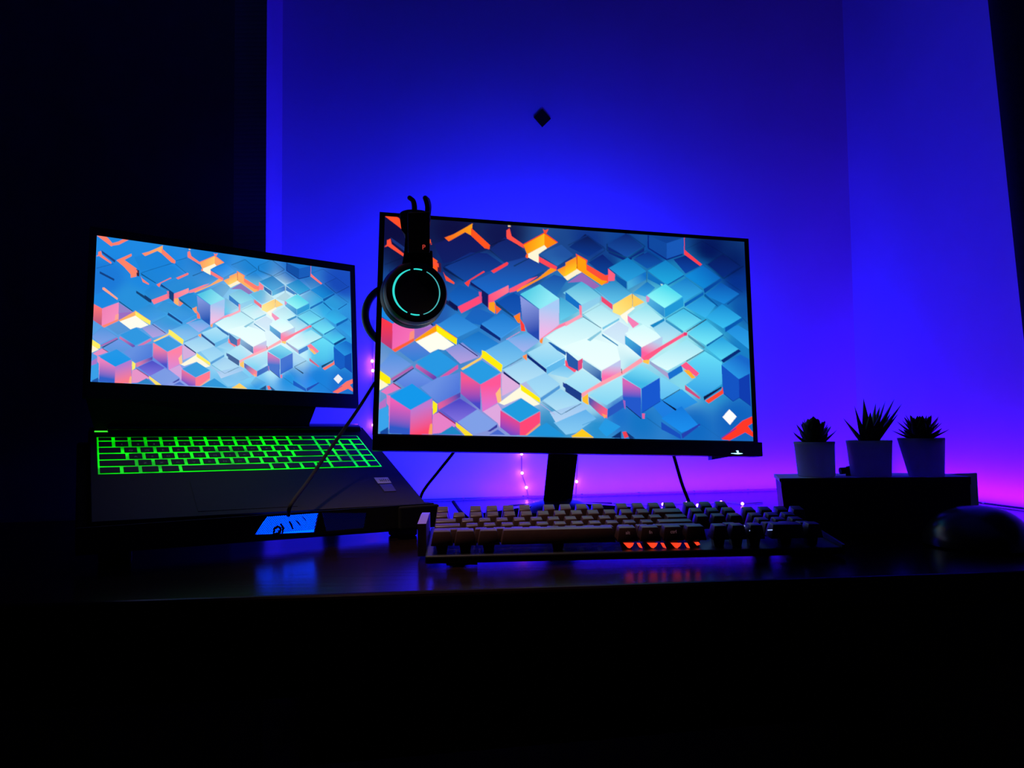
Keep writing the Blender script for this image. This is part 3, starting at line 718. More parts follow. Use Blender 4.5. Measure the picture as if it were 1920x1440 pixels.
# ---- monitor
base_c = desk(1045, 952)
mon = thing('monitor', 'widescreen monitor on a slim stand showing glowing blue and orange cubes', 'monitor', (base_c[0], base_c[1], 0))
mb = MB()
def ring(mb, F, u0, v0, u1, v1, U0, V0, U1, V1, c0, c1):
    for lo, hi in (((U0, V0), (U1, v0)), ((U0, v1), (U1, V1)), ((U0, v0), (u0, v1)), ((u1, v0), (U1, v1))):
        mb.box(F, (lo[0], lo[1], c0), (hi[0], hi[1], c1))
ring(mb, MON, 0, 0, .527, .2965, -.0072, -.001, .5336, .3016, -.0015, .009); mb.build('bezel', 'plastic', mon)
chin = MB().box(MON, (-.0068, -.0215, -.0035), (.5395, -.0012, .022), .0012).build('chin', 'plastic', mon)
mb = MB(); mb.box(MON, (-.006, -.001, .009), (.5325, .3, .013), .001); mb.box(MON, (.11, -.0, .013), (.42, .2, .04), .008, 3); mb.build('back_shell', 'plastic', mon)
screen_mesh('screen', MON, .527, .2965, -.0003, False, mon)
# power light and joystick tab under the right end of the chin
u, v = MON.hit(1383.5, 848.5, -.0037)
MB().prism([MON(u+a*.0008, v+b_*.0008, -.0036) for a, b_ in ((-4, 3), (0, 3.6), (1.6, 3), (1.2, 0), (3, -.6), (9, -1.4), (9, -2), (1, -3), (-2, -3), (-13, -2), (-13, -1.5), (-2, -.9), (-1.4, 1.4))], MON.N*-.0003).build('power_light', 'power', chin)
a, b_, c_ = MON.hit(1336, 850), MON.hit(1336, 862), MON.hit(1376, 855)
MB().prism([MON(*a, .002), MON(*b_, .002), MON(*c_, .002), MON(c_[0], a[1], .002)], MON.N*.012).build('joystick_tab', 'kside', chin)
# neck: leans with the panel
def seg(px0, px1, py, z0, z1): return [P(px0, py, z0), P(px1, py, z0), P(px1, py, z1), P(px0, py, z1)]
MB().hexa(seg(1019, 1063, 938, 1.095, 1.12)+seg(1034, 1080, 790, 1.068, 1.085)).build('neck', 'stand', mon)
MB().hexa(seg(1026, 1073, 936, 1.122, 1.135)+seg(1042, 1091, 790, 1.088, 1.1)).build('neck_cover', 'stand', mon)
hub = np.array(P(1045, 941, 1.12)); 
hb = MB(); hc = desk(1044, 955)
hb.lathe((hub[0], hub[1], 0), (1, 0, 0), (0, 1, 0), (0, 0, 1), [(.052, .0), (.052, .006), (.046, .013), (.034, .019), (.02, .0225)], 40).build('foot_hub', 'stand', mon, True)
for tip, rr in ((desk(905, 968), .013), (desk(1205, 958), .013), (P(960, 930, 1.2), .010), (P(1140, 925, 1.22), .010)):
    t2 = np.array(tip[:2]); h2 = hub[:2]; d = (t2-h2)/np.linalg.norm(t2-h2); n2 = np.array([-d[1], d[0]])
    A = [w3(h2+n2*.02, 0), w3(h2-n2*.02, 0), w3(h2-n2*.016, .019), w3(h2+n2*.016, .019)]
    B = [w3(t2+n2*rr, 0), w3(t2-n2*rr, 0), w3(t2-n2*rr*.7, .006), w3(t2+n2*rr*.7, .006)]
    MB().hexa(A+B).build('foot_arm', 'stand', mon)

# ---- laptop
fr0 = BAS(.18, 0, .021)
lap = thing('laptop', 'open dark laptop with green lit keys showing the glowing cube picture', 'laptop', BAS(.18, .128, .021))
mb = MB(); mb.box(BAS, (0, 0, 0.0016), (.36, .257, .021), .004, 3); mb.build('base', 'deck', lap, True)
MB().box(BAS, (.001, .002, 0), (.359, .256, .0018), .0006).build('deck_plate', 'deck', lap)
MB().box(BAS, (.02, .238, -.007), (.352, .2555, .001), .003, 3).build('hinge_cover', 'gloss', lap, True)
mb = MB(); mb.box(LID, (-.008, -.021, .0012), (.352, .2045, .0065), .0015); lid = mb.build('lid', 'deck', lap)
mb = MB(); ring(mb, LID, 0, 0, .344, .1935, -.008, -.021, .352, .2045, -.001, .002); mb.build('screen_bezel', 'plastic', lid)
screen_mesh('screen', LID, .344, .1935, -.0002, True, lid)
p0, p1 = LID(-.004, -.017, .0045), LID(.29, -.017, .0045); q0, q1 = BAS(.006, .247, -.002), BAS(.275, .247, -.004)
MB().hexa([p0, p1, p1+LID.N*.006, p0+LID.N*.006, q0, q1, q1+BAS.V*.008, q0+BAS.V*.008]).build('hinge', 'matte', lap)
KU0, KV0, KU1, KV1 = .0085, .113, .3405, .2215
MB().box(BAS, (KU0, KV0, -.0003), (KU1, KV1, .0004)).build('backlight_panel', 'green', lap)
ul, vl = BAS.hit(177, 809.5); ur, vr = BAS.hit(203, 811)
MB().box(BAS, (ul, vl-.001, -.0006), (ur, vl+.0016, 0)).build('backlight_bar', 'green_bar', lap)
rows = [ # depth, list of widths (u), numpad widths
 ([1]*15, [1]*2), ([1]*13+[2], [1]*4), ([1.5]+[1]*12+[1.5], [1]*4), ([1.75]+[1]*11+[2.25], [1]*4),
 ([2.25]+[1]*10+[2.75], [1]*4), ([1.25, 1, 1.1, 1.15, 5.5, 1, 1, 1, 1], [2, 1, 1])]
u1 = .0177; np_u0 = KU0+15*u1; npu = (KU1-np_u0)/4
dv = (KV1-KV0)/5.72; v = KV1; TOPK = -.0011
leg = {1: '`1234567890-= ', 2: ' QWERTYUIOP[] ', 3: ' ASDFGHJKL;\' ', 4: ' ZXCVBNM,./ '}
lm = []
for ri, (ws, nps) in enumerate(rows):
    hh = dv*(.72 if ri == 0 else 1); u = KU0; g = .0018
    cells = []
    for wd in ws:
        cells.append((u, u+wd*u1)); u += wd*u1
    if ri == 5:
        s_ = 15*u1/(u-KU0); cells = [(KU0+(a-KU0)*s_, KU0+(b_-KU0)*s_) for a, b_ in cells]
    u = np_u0
    if ri == 0: nw = [2*npu, 2*npu]
    else: nw = [x*npu for x in nps]
    for wd in nw: cells.append((u, u+wd)); u += wd
    for ki, (a, b_) in enumerate(cells):
        MB().box(BAS, (a+g, v-hh+g*1.15, TOPK), (b_-g, v-g*1.15, -.0003), .0004, 1).build('key', 'key', lap)
        s_ = leg.get(ri, '')
        if ki < len(s_) and s_[ki] != ' ':
            lm.append((s_[ki], BAS((a+b_)/2, v-hh*.72, TOPK-.0001)))
    v -= hh
mb = MB()
for ch, o_ in lm:
    t = text_part(ch, .0058, o_, BAS.U, BAS.V, None, None, None); mb.merge(t.bm)
mb.build('key_legends', 'legend', lap)
MB().box(BAS, (.10, .012, -.0003), (.205, .085, .0004)).build('touchpad', 'deck', lap)
def quad_on(F, pxs, c, th, name, mt, parent):
    return MB().prism([F(*F.hit(x, y), c) for x, y in pxs], F.N*-th).build(name, mt, parent)
wst = quad_on(BAS, [(701, 896), (727, 895.5), (734, 906), (709, 907)], -.0001, .0004, 'white_sticker', 'stk', lap)
quad_on(BAS, [(711, 908.5), (734, 907.5), (743, 921), (721, 922)], -.0001, .0004, 'grey_sticker', 'stk2', lap)
mb = MB()
for k in range(4):
    mb.tube([BAS(*BAS.hit(711+k*5+j*1.3, 899+((j+k) % 3)*2.2), -.0007) for j in range(4)], .0003, 5)
mb.build('sticker_print', 'ink', wst)

# ---- cooling pad under the laptop
def V2(p): return np.array([p[0], p[1]])
e0, e1 = BAS(.0, 0, 0), BAS(.36, 0, 0); ed = V2(e1-e0); ed /= np.linalg.norm(ed); en = np.array([ed[1], -ed[0]])
pad = thing('laptop_cooling_pad', 'black cooling pad with blue fan light holding up the laptop', 'cooling pad', w3(V2(BAS(.18, .13, 0)), 0))
mb = MB(); mb.box(BAS, (-.012, .0, .0215), (.366, .262, .036), .004, 3); mb.build('tray', 'matte', pad, True)
FPL = V2(e0)+en*.010       # front panel plane in plan
def front(s, z, off=0.0): q = FPL+ed*s+en*off; return np.array([q[0], q[1], z])
def fhit(px, py, off=0.0):
    d = R@np.array([(px-960)/FPX, (720-py)/FPX, 1.]); o = FPL+en*off
    t = ((o-CAM[:2])@en)/(d[:2]@en); q = CAM+d*t; return (q[:2]-FPL)@ed, q[2]
zt = e0[2]-.003; zb = .0145
s0, s1 = -.012, np.linalg.norm(V2(e1-e0))+.004
win = [fhit(500, 956), fhit(598, 957), fhit(590, 999), fhit(478, 1003)]
dim = [fhit(604, 959), fhit(689, 962), fhit(684, 998), fhit(612, 1000)]
for w_ in (win, dim):
    for i in range(4): w_[i] = (w_[i][0], min(max(w_[i][1], zb+.003), zt-.0022))
def panel_piece(pts): return MB().prism([front(s, z) for s, z in pts], np.array([-en[0]*.003, -en[1]*.003, 0]))
mb = MB(); th = np.array([-en[0]*.003, -en[1]*.003, 0])
def pc(pts): mb.prism([front(s, z) for s, z in pts], th)
for a_, b_ in ((win, dim),):
    pc([(s0, zt), (s0, zb), (a_[3][0], zb), a_[3], a_[0], (a_[0][0], zt)])
    pc([(a_[0][0], zt), a_[0], a_[1], (a_[1][0], zt)]); pc([a_[3], (a_[3][0], zb), (a_[2][0], zb), a_[2]])
    pc([(a_[1][0], zt), a_[1], a_[2], (a_[2][0], zb), (b_[3][0], zb), b_[3], b_[0], (b_[0][0], zt)])
    pc([(b_[0][0], zt), b_[0], b_[1], (b_[1][0], zt)]); pc([b_[3], (b_[3][0], zb), (b_[2][0], zb), b_[2]])
    pc([(b_[1][0], zt), b_[1], b_[2], (b_[2][0], zb), (s1, zb), (s1, zt)])
fpan = mb.build('front_panel', 'matte', pad)
for w_, mt, nm in ((win, 'fan', 'fan_light'), (dim, 'fandim', 'fan_light')):
    MB().prism([front(s, z, -.004) for s, z in w_], np.array([-en[0]*.001, -en[1]*.001, 0])).build(nm, mt, pad)
    mb = MB(); sa, sb = w_[3][0], w_[1][0]+.01; k = sa-.02
    def clip(s_, t_):  # slanted wires of the grille, cut to the window
        return s_
    zl, zh = w_[3][1], w_[0][1]
    def xl(z): t = (z-w_[3][1])/(w_[0][1]-w_[3][1]); return w_[3][0]+t*(w_[0][0]-w_[3][0])
    def xr(z): t = (z-w_[2][1])/(w_[1][1]-w_[2][1]); return w_[2][0]+t*(w_[1][0]-w_[2][0])
    while k < sb:
        pts = []
        for j in range(13):
            z = zl+(zh-zl)*j/12; s_ = k+(z-zl)*.75
            if xl(z) <= s_ <= xr(z): pts.append(front(s_, z, -.001))
        if len(pts) > 1: mb.tube([pts[0], pts[-1]], .00042, 4)
        k += .0021
    for j in range(1, 13):
        z = zl+(zh-zl)*j/13; mb.tube([front(xl(z), z, -.001), front(xr(z), z, -.001)], .00022, 4)
    mb.build('grille', 'matte', fpan)
# dark emblem standing in the lit window: a scorpion-like tail with three claws
def em(pts, r, tp=None): return MB().tube([front(*fhit(x, y), .0004) for x, y in pts], r, 6, taper=tp)
for i, (pts, r) in enumerate((([(513, 1001), (514, 992), (520, 987), (526, 990), (525, 1000)], .0016), ([(511, 1002), (522, 1000), (523, 994)], .0016), ([(526, 982), (531, 990), (529, 1000)], .0014),
                 ([(542, 977), (546, 984), (549, 992)], .0012), ([(555, 976), (559, 980), (563, 985)], .0008), ([(567, 969), (571, 973), (574, 977)], .0006))):
    em(pts, r, [.4+.6*math.sin(PI*(j+.5)/len(pts)) for j in range(len(pts))]).build('emblem', 'matte', fpan)
# end block at the right front, feet, rear props
q0 = fhit(747, 960)[0]
MB().box(lambda a, b_, c: front(a, c, b_), (q0, -.03, .012), (s1+.006, .004, e1[2]+.0005), .002).build('end_block', 'matte', pad)
for s_ in (.02, s1-.03):
    MB().box(lambda a, b_, c: front(a, c, b_), (s_-.012, -.045, 0), (s_+.018, -.02, .0155), .003).build('foot', 'matte', pad)
for uu_ in (.03, .31):
    a = BAS(uu_, .235, .0375); MB().hexa([(a[0]-.012, a[1]-.008, 0), (a[0]+.012, a[1]-.008, 0), (a[0]+.012, a[1]+.008, 0), (a[0]-.012, a[1]+.008, 0)] +
        [tuple(BAS(uu_+x, .235+y, .0355)) for x, y in ((-.01, -.006), (.01, -.006), (.01, .006), (-.01, .006))]).build('rear_prop', 'matte', pad)
# ================================================================ mechanical keyboard
kl = desk(797, 1061, .002); KY = rad(3.5)
kd = np.array([math.cos(KY), math.sin(KY)]); kb = np.array([-math.sin(KY), math.cos(KY)]); KI = rad(5)
kb0 = thing('keyboard', 'black mechanical keyboard with floating keycaps and red lights under its front row', 'keyboard', (kl[0]+kd[0]*.22, kl[1]+kd[1]*.22, 0))
KW, KD = .409, .124
def K(a, b_, c):   # along, back, up from the tilted underside
    q = kl[:2]+kd*a+kb*(b_*math.cos(KI)-c*math.sin(KI)); return np.array([q[0], q[1], .0035+b_*math.sin(KI)+c*math.cos(KI)])
MB().box(K, (0, 0, 0), (KW, KD, .0075), .0015).build('case', 'plastic', kb0)
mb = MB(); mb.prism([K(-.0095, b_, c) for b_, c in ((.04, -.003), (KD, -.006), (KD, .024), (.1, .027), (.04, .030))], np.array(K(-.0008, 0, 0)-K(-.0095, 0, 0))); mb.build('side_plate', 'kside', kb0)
mb = MB(); mb.prism([K(KW, b_, c) for b_, c in ((-.001, 0), (KD, 0), (KD, .018), (.0, .010))], np.array(K(.003, 0, 0)-K(0, 0, 0))); mb.build('side_rim', 'plastic', kb0)
for a in (.02, KW-.05):
    MB().box(K, (a, .004, -.003), (a+.03, .016, .0), .0008).build('rubber_foot', 'matte', kb0)
    p = K(a+.01, KD-.02, 0); MB().hexa([(p[0]-.009, p[1]-.005, 0), (p[0]+.009, p[1]-.005, 0), (p[0]+.009, p[1]+.005, 0), (p[0]-.009, p[1]+.005, 0), (p[0]-.009, p[1]-.005, p[2]+.001), (p[0]+.009, p[1]-.005, p[2]+.001), (p[0]+.009, p[1]+.005, p[2]+.001), (p[0]-.009, p[1]+.005, p[2]+.001)]).build('folding_foot', 'matte', kb0)
U = .01838
def fullrows():
    f = lambda x0, ws: [(x0+sum(ws[:i]), w_) for i, w_ in enumerate(ws)]
    r = []
    r.append((0, f(0, [1.25, 1.25, 1.25, 6.25, 1.25, 1.25, 1.25, 1.25])+f(15.25, [1, 1, 1])+f(18.5, [2, 1])))
    r.append((1, f(0, [2.25]+[1]*10+[2.75])+f(16.25, [1])+f(18.5, [1, 1, 1])))
    r.append((2, f(0, [1.75]+[1]*11+[2.25])+f(18.5, [1, 1, 1])))
    r.append((3, f(0, [1.5]+[1]*12+[1.5])+f(15.25, [1, 1, 1])+f(18.5, [1, 1, 1])))
    r.append((4, f(0, [1]*13+[2])+f(15.25, [1, 1, 1])+f(18.5, [1, 1, 1, 1])))
    r.append((5.25, f(0, [1])+f(2, [1]*4)+f(6.5, [1]*4)+f(11, [1]*4)+f(15.25, [1, 1, 1])))
    return r
extra = MB(); cnt = 0
HK = [.0275, .0245, .0245, .0255, .0275, .0290]
AM = .0045
for ri, (rv, keys) in enumerate(fullrows()):
    allk = keys
    for kx, kw in allk:
        a0, a1 = AM+kx*U*.985+.0006, AM+(kx+kw)*U*.985-.0006; b0, b1 = .006+rv*U, .006+(rv+1)*U-.0012
        z0 = .0155 if ri == 0 else .0135; z1 = HK[ri]+.0015; tl = (.0, -.0004, .0002, .0004, .001, .0016)[ri]
        mb = MB(); mb.hexa([K(a0, b0, z0), K(a1, b0, z0), K(a1, b1, z0), K(a0, b1, z0), K(a0+.0027, b0+.0022, z1-tl), K(a1-.0027, b0+.0022, z1-tl), K(a1-.0027, b1-.0026, z1+tl), K(a0+.0027, b1-.0026, z1+tl)])
        bmesh.ops.bevel(mb.bm, geom=mb.bm.edges[:], offset=.0007, segments=2, affect='EDGES', profile=.5)
        if cnt < 99: mb.build('keycap', 'keycap', kb0, True)
        else: extra.merge(mb.bm)
        cnt += 1
ex = extra.build('keycap', 'keycap', kb0, True); ex['kind'] = 'stuff'
# switch stems seen between plate and keycaps, in the front row, and the red lights on them
fr_keys = fullrows()[0][1]
for kx, kw in fr_keys:
    c = AM+(kx+kw/2)*U*.985
    MB().hexa([K(c-.0045, .012, .0075), K(c+.0045, .012, .0075), K(c+.0045, .021, .0075), K(c-.0045, .021, .0075), K(c-.006, .0125, .0158), K(c+.006, .0125, .0158), K(c+.006, .02, .0158), K(c-.006, .02, .0158)]).build('switch', 'gloss', kb0)
def khit(px, py, b_=.0):
    d = R@np.array([(px-960)/FPX, (720-py)/FPX, 1.]); o = kl[:2]+kb*b_
    t = ((o-CAM[:2])@kb)/(d[:2]@kb); return CAM+d*t
for x in (1178, 1222.5, 1267):
    MB().prism([khit(x+i, y, .0085) for i, y in ((-9, 1018), (11, 1018), (8, 1024), (3, 1028), (-1, 1027))], np.array([kb[0], kb[1], 0])*.001).build('key_light', 'redled', kb0)
    MB().prism([khit(x+i, y, .0085) for i, y in ((16, 1018), (22, 1018), (27, 1028), (21, 1026.5))], np.array([kb[0], kb[1], 0])*.001).build('key_light', 'redled', kb0)
MB().prism([khit(x, y, .0085) for x, y in ((1302, 1017), (1310, 1016.5), (1313, 1021), (1307, 1023))], np.array([kb[0], kb[1], 0])*.001).build('key_light', 'redled', kb0)
for kx, kw, t in ((10, 1.25, 'alt'), (11.25, 1.25, 'fn'), (12.5, 1.25, 'ctrl')):
    c = AM+(kx+kw/2)*U*.985; o = K(c, .0062, .0232)
    text_part(t, .0045, o, K(1, 0, 0)-K(0, 0, 0), K(0, .25, 1)-K(0, 0, 0), 'pinkletter', kb0, 'key_legend')
for x, y in ((1352, 995), (1392, 986.5), (1410, 995), (1444, 994)):
    p = khit(x, y, .006 if y > 990 else .025); MB().tube([p-kd3*.0028 if False else p-np.array([kd[0], kd[1], -.02])*.0026, p+np.array([kd[0], kd[1], .08])*.0026], .0006, 6).build('indicator_light', 'whiteled', kb0)  # glints on the keys drawn as small glowing dashes

# ================================================================ headset hung on the monitor's corner
hc = P(781, 548, .925)
ax = R@np.array([.30, .09, -.95]); ax /= np.linalg.norm(ax)
hx = np.cross(R[:, 1]*1.0, ax); hx = np.cross(np.array([0, 0, 1.]), ax); hx /= np.linalg.norm(hx); hy = np.cross(ax, hx)
if hx@R[:, 0] < 0: hx, hy = -hx, -hy
hs = thing('headset', 'black gaming headset with a teal light ring hooked over the monitor corner', 'headset', MON(.03, .3016, 0))
cup = MB().lathe(hc, hx, hy, ax, [(.0385, -.020), (.0395, -.014), (.0395, -.004), (.0375, .0005), (.0335, .002), (.0275, .0015), (.0255, .0005)], 56).build('ear_cup', 'plastic', hs, True)
MB().lathe(hc-ax*.021, hx, hy, ax, [(.028, -.013), (.036, -.0155), (.0405, -.011), (.0415, -.005), (.039, .001), (.03, .001)], 56).build('ear_cushion', 'cushion', hs, True)
def arc(a0, a1, r, wmax, mt, dip=.5):
    n = 26; pts = []; tp = []
    for j in range(n+1):
        a = rad(a0+(a1-a0)*j/n); pts.append(hc+(hx*math.cos(a)+hy*math.sin(a))*r+ax*.0019); tp.append(wmax*(dip+(1-dip)*math.sin(PI*j/n)))
    MB().tube(pts, .001, 8, taper=tp).build('light_ring', mt, cup)
arc(106, 245, .0288, 1.35, 'teal', .45); arc(64, -74, .0288, .75, 'teal2', .7); arc(97, 76, .0288, .9, 'teal', .8); arc(254, 276, .0288, .9, 'teal', .8)
# yoke up from the cup, slider with letters glowing for the screen's red glints there
def slabpx(pxs, z, dz, bev=0): 
    mb = MB(); f = [P(x, y, z) for x, y in pxs]; g = [P(x, y, z+dz) for x, y in pxs]; n = len(f)
    A = [mb.bm.verts.new(p) for p in f]; B = [mb.bm.verts.new(p) for p in g]; mb.bm.faces.new(A); mb.bm.faces.new(B[::-1])
    for i in range(n): mb.bm.faces.new([A[i], B[i], B[(i+1) % n], A[(i+1) % n]])
    if bev: bmesh.ops.bevel(mb.bm, geom=mb.bm.edges[:], offset=bev, segments=2, affect='EDGES', profile=.5)
    return mb
slabpx([(758, 470), (811, 470), (812, 502), (800, 512), (760, 512), (752, 505)], .934, .014, .0012).build('yoke', 'plastic', hs)
sld = slabpx([(764, 398), (806, 396), (806, 474), (765, 474)], .918, .012, .0012).build('slider', 'plastic', hs)
slabpx([(760, 440), (768, 436), (768, 485), (757, 485)], .93, .012, .0008).build('slider_rail', 'matte', hs)
text_part('P', .0082, P(794.5, 467.5, .9165), R[:, 0], R[:, 1], 'redletter', sld, 'letter')
text_part('s', .0062, P(808.5, 459, .9165), R[:, 0], R[:, 1], 'redletter', sld, 'letter')
# two headband rods arching over the monitor's top edge to the rear cup
rc = MON(.0165, .173, .062)
for x0, x1 in ((777, 768), (801, 797)):
    pts = [P(x0, 402, .926), P(x0+.5, 388, .93), P(x0-2, 377, .94), P(x1, 371, .955), P(x1+3, 373, .99), P(x1+6, 377, 1.02), P(x1+8, 388, 1.05), P(x1+6, 410, 1.063), P(x1+2, 450, 1.065), P(x1-10, 520, 1.06)]
    cv = []
    for i in range(len(pts)-1):
        a_, b_, c_, d_ = pts[max(i-1, 0)], pts[i], pts[i+1], pts[min(i+2, len(pts)-1)]
        for t in (0, .25, .5, .75): cv.append(.5*((2*b_)+(-a_+c_)*t+(2*a_-5*b_+4*c_-d_)*t*t+(-a_+3*b_-3*c_+d_)*t**3))
    cv.append(pts[-1]); MB().tube(cv, .0030, 10).build('headband_rod', 'matte', hs, True)
slabpx([(748, 402), (752, 396), (766, 392.5), (790, 393.5), (806, 398), (808, 412), (804, 440), (774, 440), (760, 452), (757, 430), (750, 412)], .938, .022, .003).build('headband_pad', 'cushion', hs, True)
ring_c = P(742, 592, 1.065)
MB().tube([ring_c+(R[:, 0]*math.cos(a)*.96+np.array([0, 0, 1])*math.sin(a))*.0428+R[:, 2]*math.cos(a)*.012 for a in [2*PI*k/56 for k in range(56)]], .0056, 12, closed=True).build('rear_ear_cushion', 'cushion', hs, True)
MB().tube([ring_c+np.array([0, 0, .043])+R[:, 0]*.012, ring_c+np.array([0, 0, .06])+R[:, 0]*.014, P(760, 500, 1.055)], .006, 8).build('rear_yoke', 'matte', hs)

# ================================================================ cables
def smooth(pts, k=8):
    pts = [np.array(p) for p in pts]; cv = []
    for i in range(len(pts)-1):
        a_, b_, c_, d_ = pts[max(i-1, 0)], pts[i], pts[i+1], pts[min(i+2, len(pts)-1)]
        for j in range(k):
            t = j/k; cv.append(.5*((2*b_)+(-a_+c_)*t+(2*a_-5*b_+4*c_-d_)*t*t+(-a_+3*b_-3*c_+d_)*t**3))
    cv.append(pts[-1]); return cv
def cable(pts, r, label):
    c = smooth(pts); o = MB().tube(c, r, 10).build('cable', 'cable', None, True, loc=c[-1]); tag(o, label, 'cable'); return o
dA = desk(735, 1075, .004)
cable([P(735, 660, 1.03), P(718, 695, 1.02), P(700, 722, 1.0), P(672, 766, .955), P(640, 812, .915), P(605, 862, .87), P(578, 902, .835), P(553, 935, .80), P(543, 952, .79), P(541, 966, .80)], .0022, 'black headset cable slanting down in front of the laptop keyboard')
cable([P(870, 815, 1.06), P(852, 846, 1.07), P(822, 884, 1.085), P(793, 922, 1.1), desk(778, 960, .003), desk(740, 975, .003)], .0022, 'dark cable slanting down left from behind the monitor to the desk')
cable([P(1250, 815, 1.11), P(1262, 850, 1.11), P(1278, 905, 1.11), P(1293, 945, 1.105), desk(1300, 975, .0028), desk(1320, 984, .0028)], .0026, 'dark cable dropping right of the stand from behind the monitor')
cable([P(850, 941, 1.12), P(857, 951, 1.09), P(866, 962, 1.04), desk(885, 975, .0026), desk(930, 978, .0026)], .0026, 'thin cable end sticking up behind the left end of the keyboard')

# ================================================================ box with the plants
BH = .0665
bR = desk(1823, 1000); bL = desk(1470, 1000)
yaw = rad(-3)
bd = np.array([math.cos(yaw), math.sin(yaw)]); bn = np.array([-math.sin(yaw), math.cos(yaw)])
BW = float(np.linalg.norm(V2(bR)-V2(bL))); bo = V2(bR)-bd*BW; BD = .075
def B(a, b_, c): q = bo+bd*a+bn*(b_+a*0); return np.array([q[0], q[1], c])
bx = thing('storage_box', 'low black box carrying the three potted succulents', 'box', w3(bo+bd*BW/2+bn*BD/2, 0))
mb = MB(); sk = .016
mb.hexa([B(.002, 0, 0), B(BW, 0, 0), B(BW, BD, 0), B(sk, BD, 0), B(-.004, 0, BH-.004), B(BW, 0, BH-.004), B(BW, BD, BH-.004), B(sk-.004, BD, BH-.004)]); mb.build('body', 'box', bx)
mb = MB(); mb.hexa([B(-.0055, -.001, BH-.004), B(BW+.001, -.001, BH-.004), B(BW+.001, BD, BH-.004), B(sk-.006, BD, BH-.004), B(-.0055, -.001, BH), B(BW+.001, -.001, BH), B(BW+.001, BD, BH), B(sk-.006, BD, BH)]); mb.build('lid', 'boxtop', bx)
MB().box(B, (-.004, -.0025, BH-.009), (BW, -.0005, BH+.0002), .0006).build('front_rim', 'box', bx)
cd = MB(); cz = 1.0
f4 = [P(1838, 1002, .965), P(1768, 1002, .985), P(1768, 889, .985), P(1832, 887, .965)]
zb_ = min(p[2] for p in f4)
f4[0][2] = 0; f4[1][2] = 0
o = MB().prism(f4, np.array([.0015, .004, 0])).build('upright_card', 'boxtop', None, loc=(float(f4[0][0]), float(f4[0][1]), 0)); tag(o, 'pale upright card standing behind the right end of the black box', 'card')

def pot(px, py_top, wt, wb, lean=0):
    """white tapered pot on the box: rim centre pixel, rim and foot widths in pixels"""
    z = None
    for d in np.linspace(.86, .99, 60):
        p = P(px+lean, 895, d)
        if p[2] <= BH+.0003: z = d; break
    z = (z or .91)+.0
    p = P(px+lean, 895, z); rb = wb/2*z/FPX; rt_ = wt/2*z/FPX
    c = np.array([p[0], p[1], BH])+np.array([0, rb, 0])
    zc = z+rb; h = P(px, py_top, zc)[2]-BH
    return c, rb*zc/z, rt_*zc/z, h
def make_pot(px, py_top, wt, wb, lean, label, kind):
    c, rb, rt_, h = pot(px, py_top, wt, wb, lean)
    pl = thing('potted_succulent', label, 'plant', c, 'succulents in white pots on the black box')
    ln = (P(px, 830, .93)-P(px+lean, 830, .93))*.9
    def Z(t): return t
    mb = MB(); n = 44; rings = []
    prof = [(rb*.94, 0), (rb, .001), (rt_*.985, h*.93), (rt_, h*.94), (rt_, h), (rt_*.95, h), (rt_*.93, h*.92)]
    for r_, hh in prof:
        cc = c+ln*(hh/h); rings.append([mb.bm.verts.new(cc+np.array([r_*math.cos(2*PI*k/n), r_*math.sin(2*PI*k/n), hh])) for k in range(n)])
    for A, B2 in zip(rings, rings[1:]):
        for k in range(n): mb.bm.faces.new([A[k], A[(k+1) % n], B2[(k+1) % n], B2[k]])
    mb.bm.faces.new(rings[0][::-1]); mb.build('pot', 'pot', pl, True)
    tc_ = c+ln*.93
    MB().lathe(tc_, (1, 0, 0), (0, 1, 0), (0, 0, 1), [(rt_*.9, h*.9), (rt_*.9, h*.93), (rt_*.3, h*.96)], 32).build('soil', 'soil', pl)
    return pl, c+ln+np.array([0, 0, h*.93]), rt_
def leaf(mb, base, dirv, length, width, thick, curl=.25, tipp=1.0, n=9):
    """one fleshy leaf: swells, then narrows to a point, curling upwards"""
    d = Vector(dirv).normalized(); up_ = Vector((0, 0, 1)); side = d.cross(up_)
    if side.length < 1e-3: side = Vector((1, 0, 0))
    side.normalize(); nrm = side.cross(d); rings = []
    for i in range(n):
        t = i/(n-1); p = Vector(base)+d*length*t+nrm*(curl*length*t*t)
        w_ = width*(max(1-t, 0)**tipp)*(.55+1.2*min(t, .35)) if i < n-1 else .00012
        th_ = thick*(1-t)**.8 if i < n-1 else .00012
        rings.append([mb.bm.verts.new(p+side*w_*math.cos(2*PI*k/8)+nrm*th_*math.sin(2*PI*k/8)*(.6 if math.sin(2*PI*k/8) > 0 else 1)) for k in range(8)])
    for A, B2 in zip(rings, rings[1:]):
        for k in range(8): mb.bm.faces.new([A[k], A[(k+1) % 8], B2[(k+1) % 8], B2[k]])
    mb.bm.faces.new(rings[0][::-1]); mb.bm.faces.new(rings[-1])
XR, ZU, YF = np.array([1, 0, 0.]), np.array([0, 0, 1.]), np.array([0, 1., 0])
def rosette(pl, c, tiers):
    mb = MB()
    for (n, el, L, w_, z, curl, tp, ph) in tiers:
        for k in range(n):
            a = 2*PI*(k+ph)/n+random.uniform(-.1, .1); e_ = rad(el+random.uniform(-5, 5))
            d = XR*math.cos(a)*math.cos(e_)+YF*math.sin(a)*math.cos(e_)+ZU*math.sin(e_)
            b0 = c+ZU*z+(XR*math.cos(a)+YF*math.sin(a))*.003
            leaf(mb, b0, d, L*random.uniform(.9, 1.08), w_, w_*.35, curl, tp)
    mb.build('leaves', 'leaf', pl, True)
pl1, c1, r1_ = make_pot(1541.5, 828, 73, 66, 3, 'rounded leafy succulent in a white pot at the left end of the black box', 0)
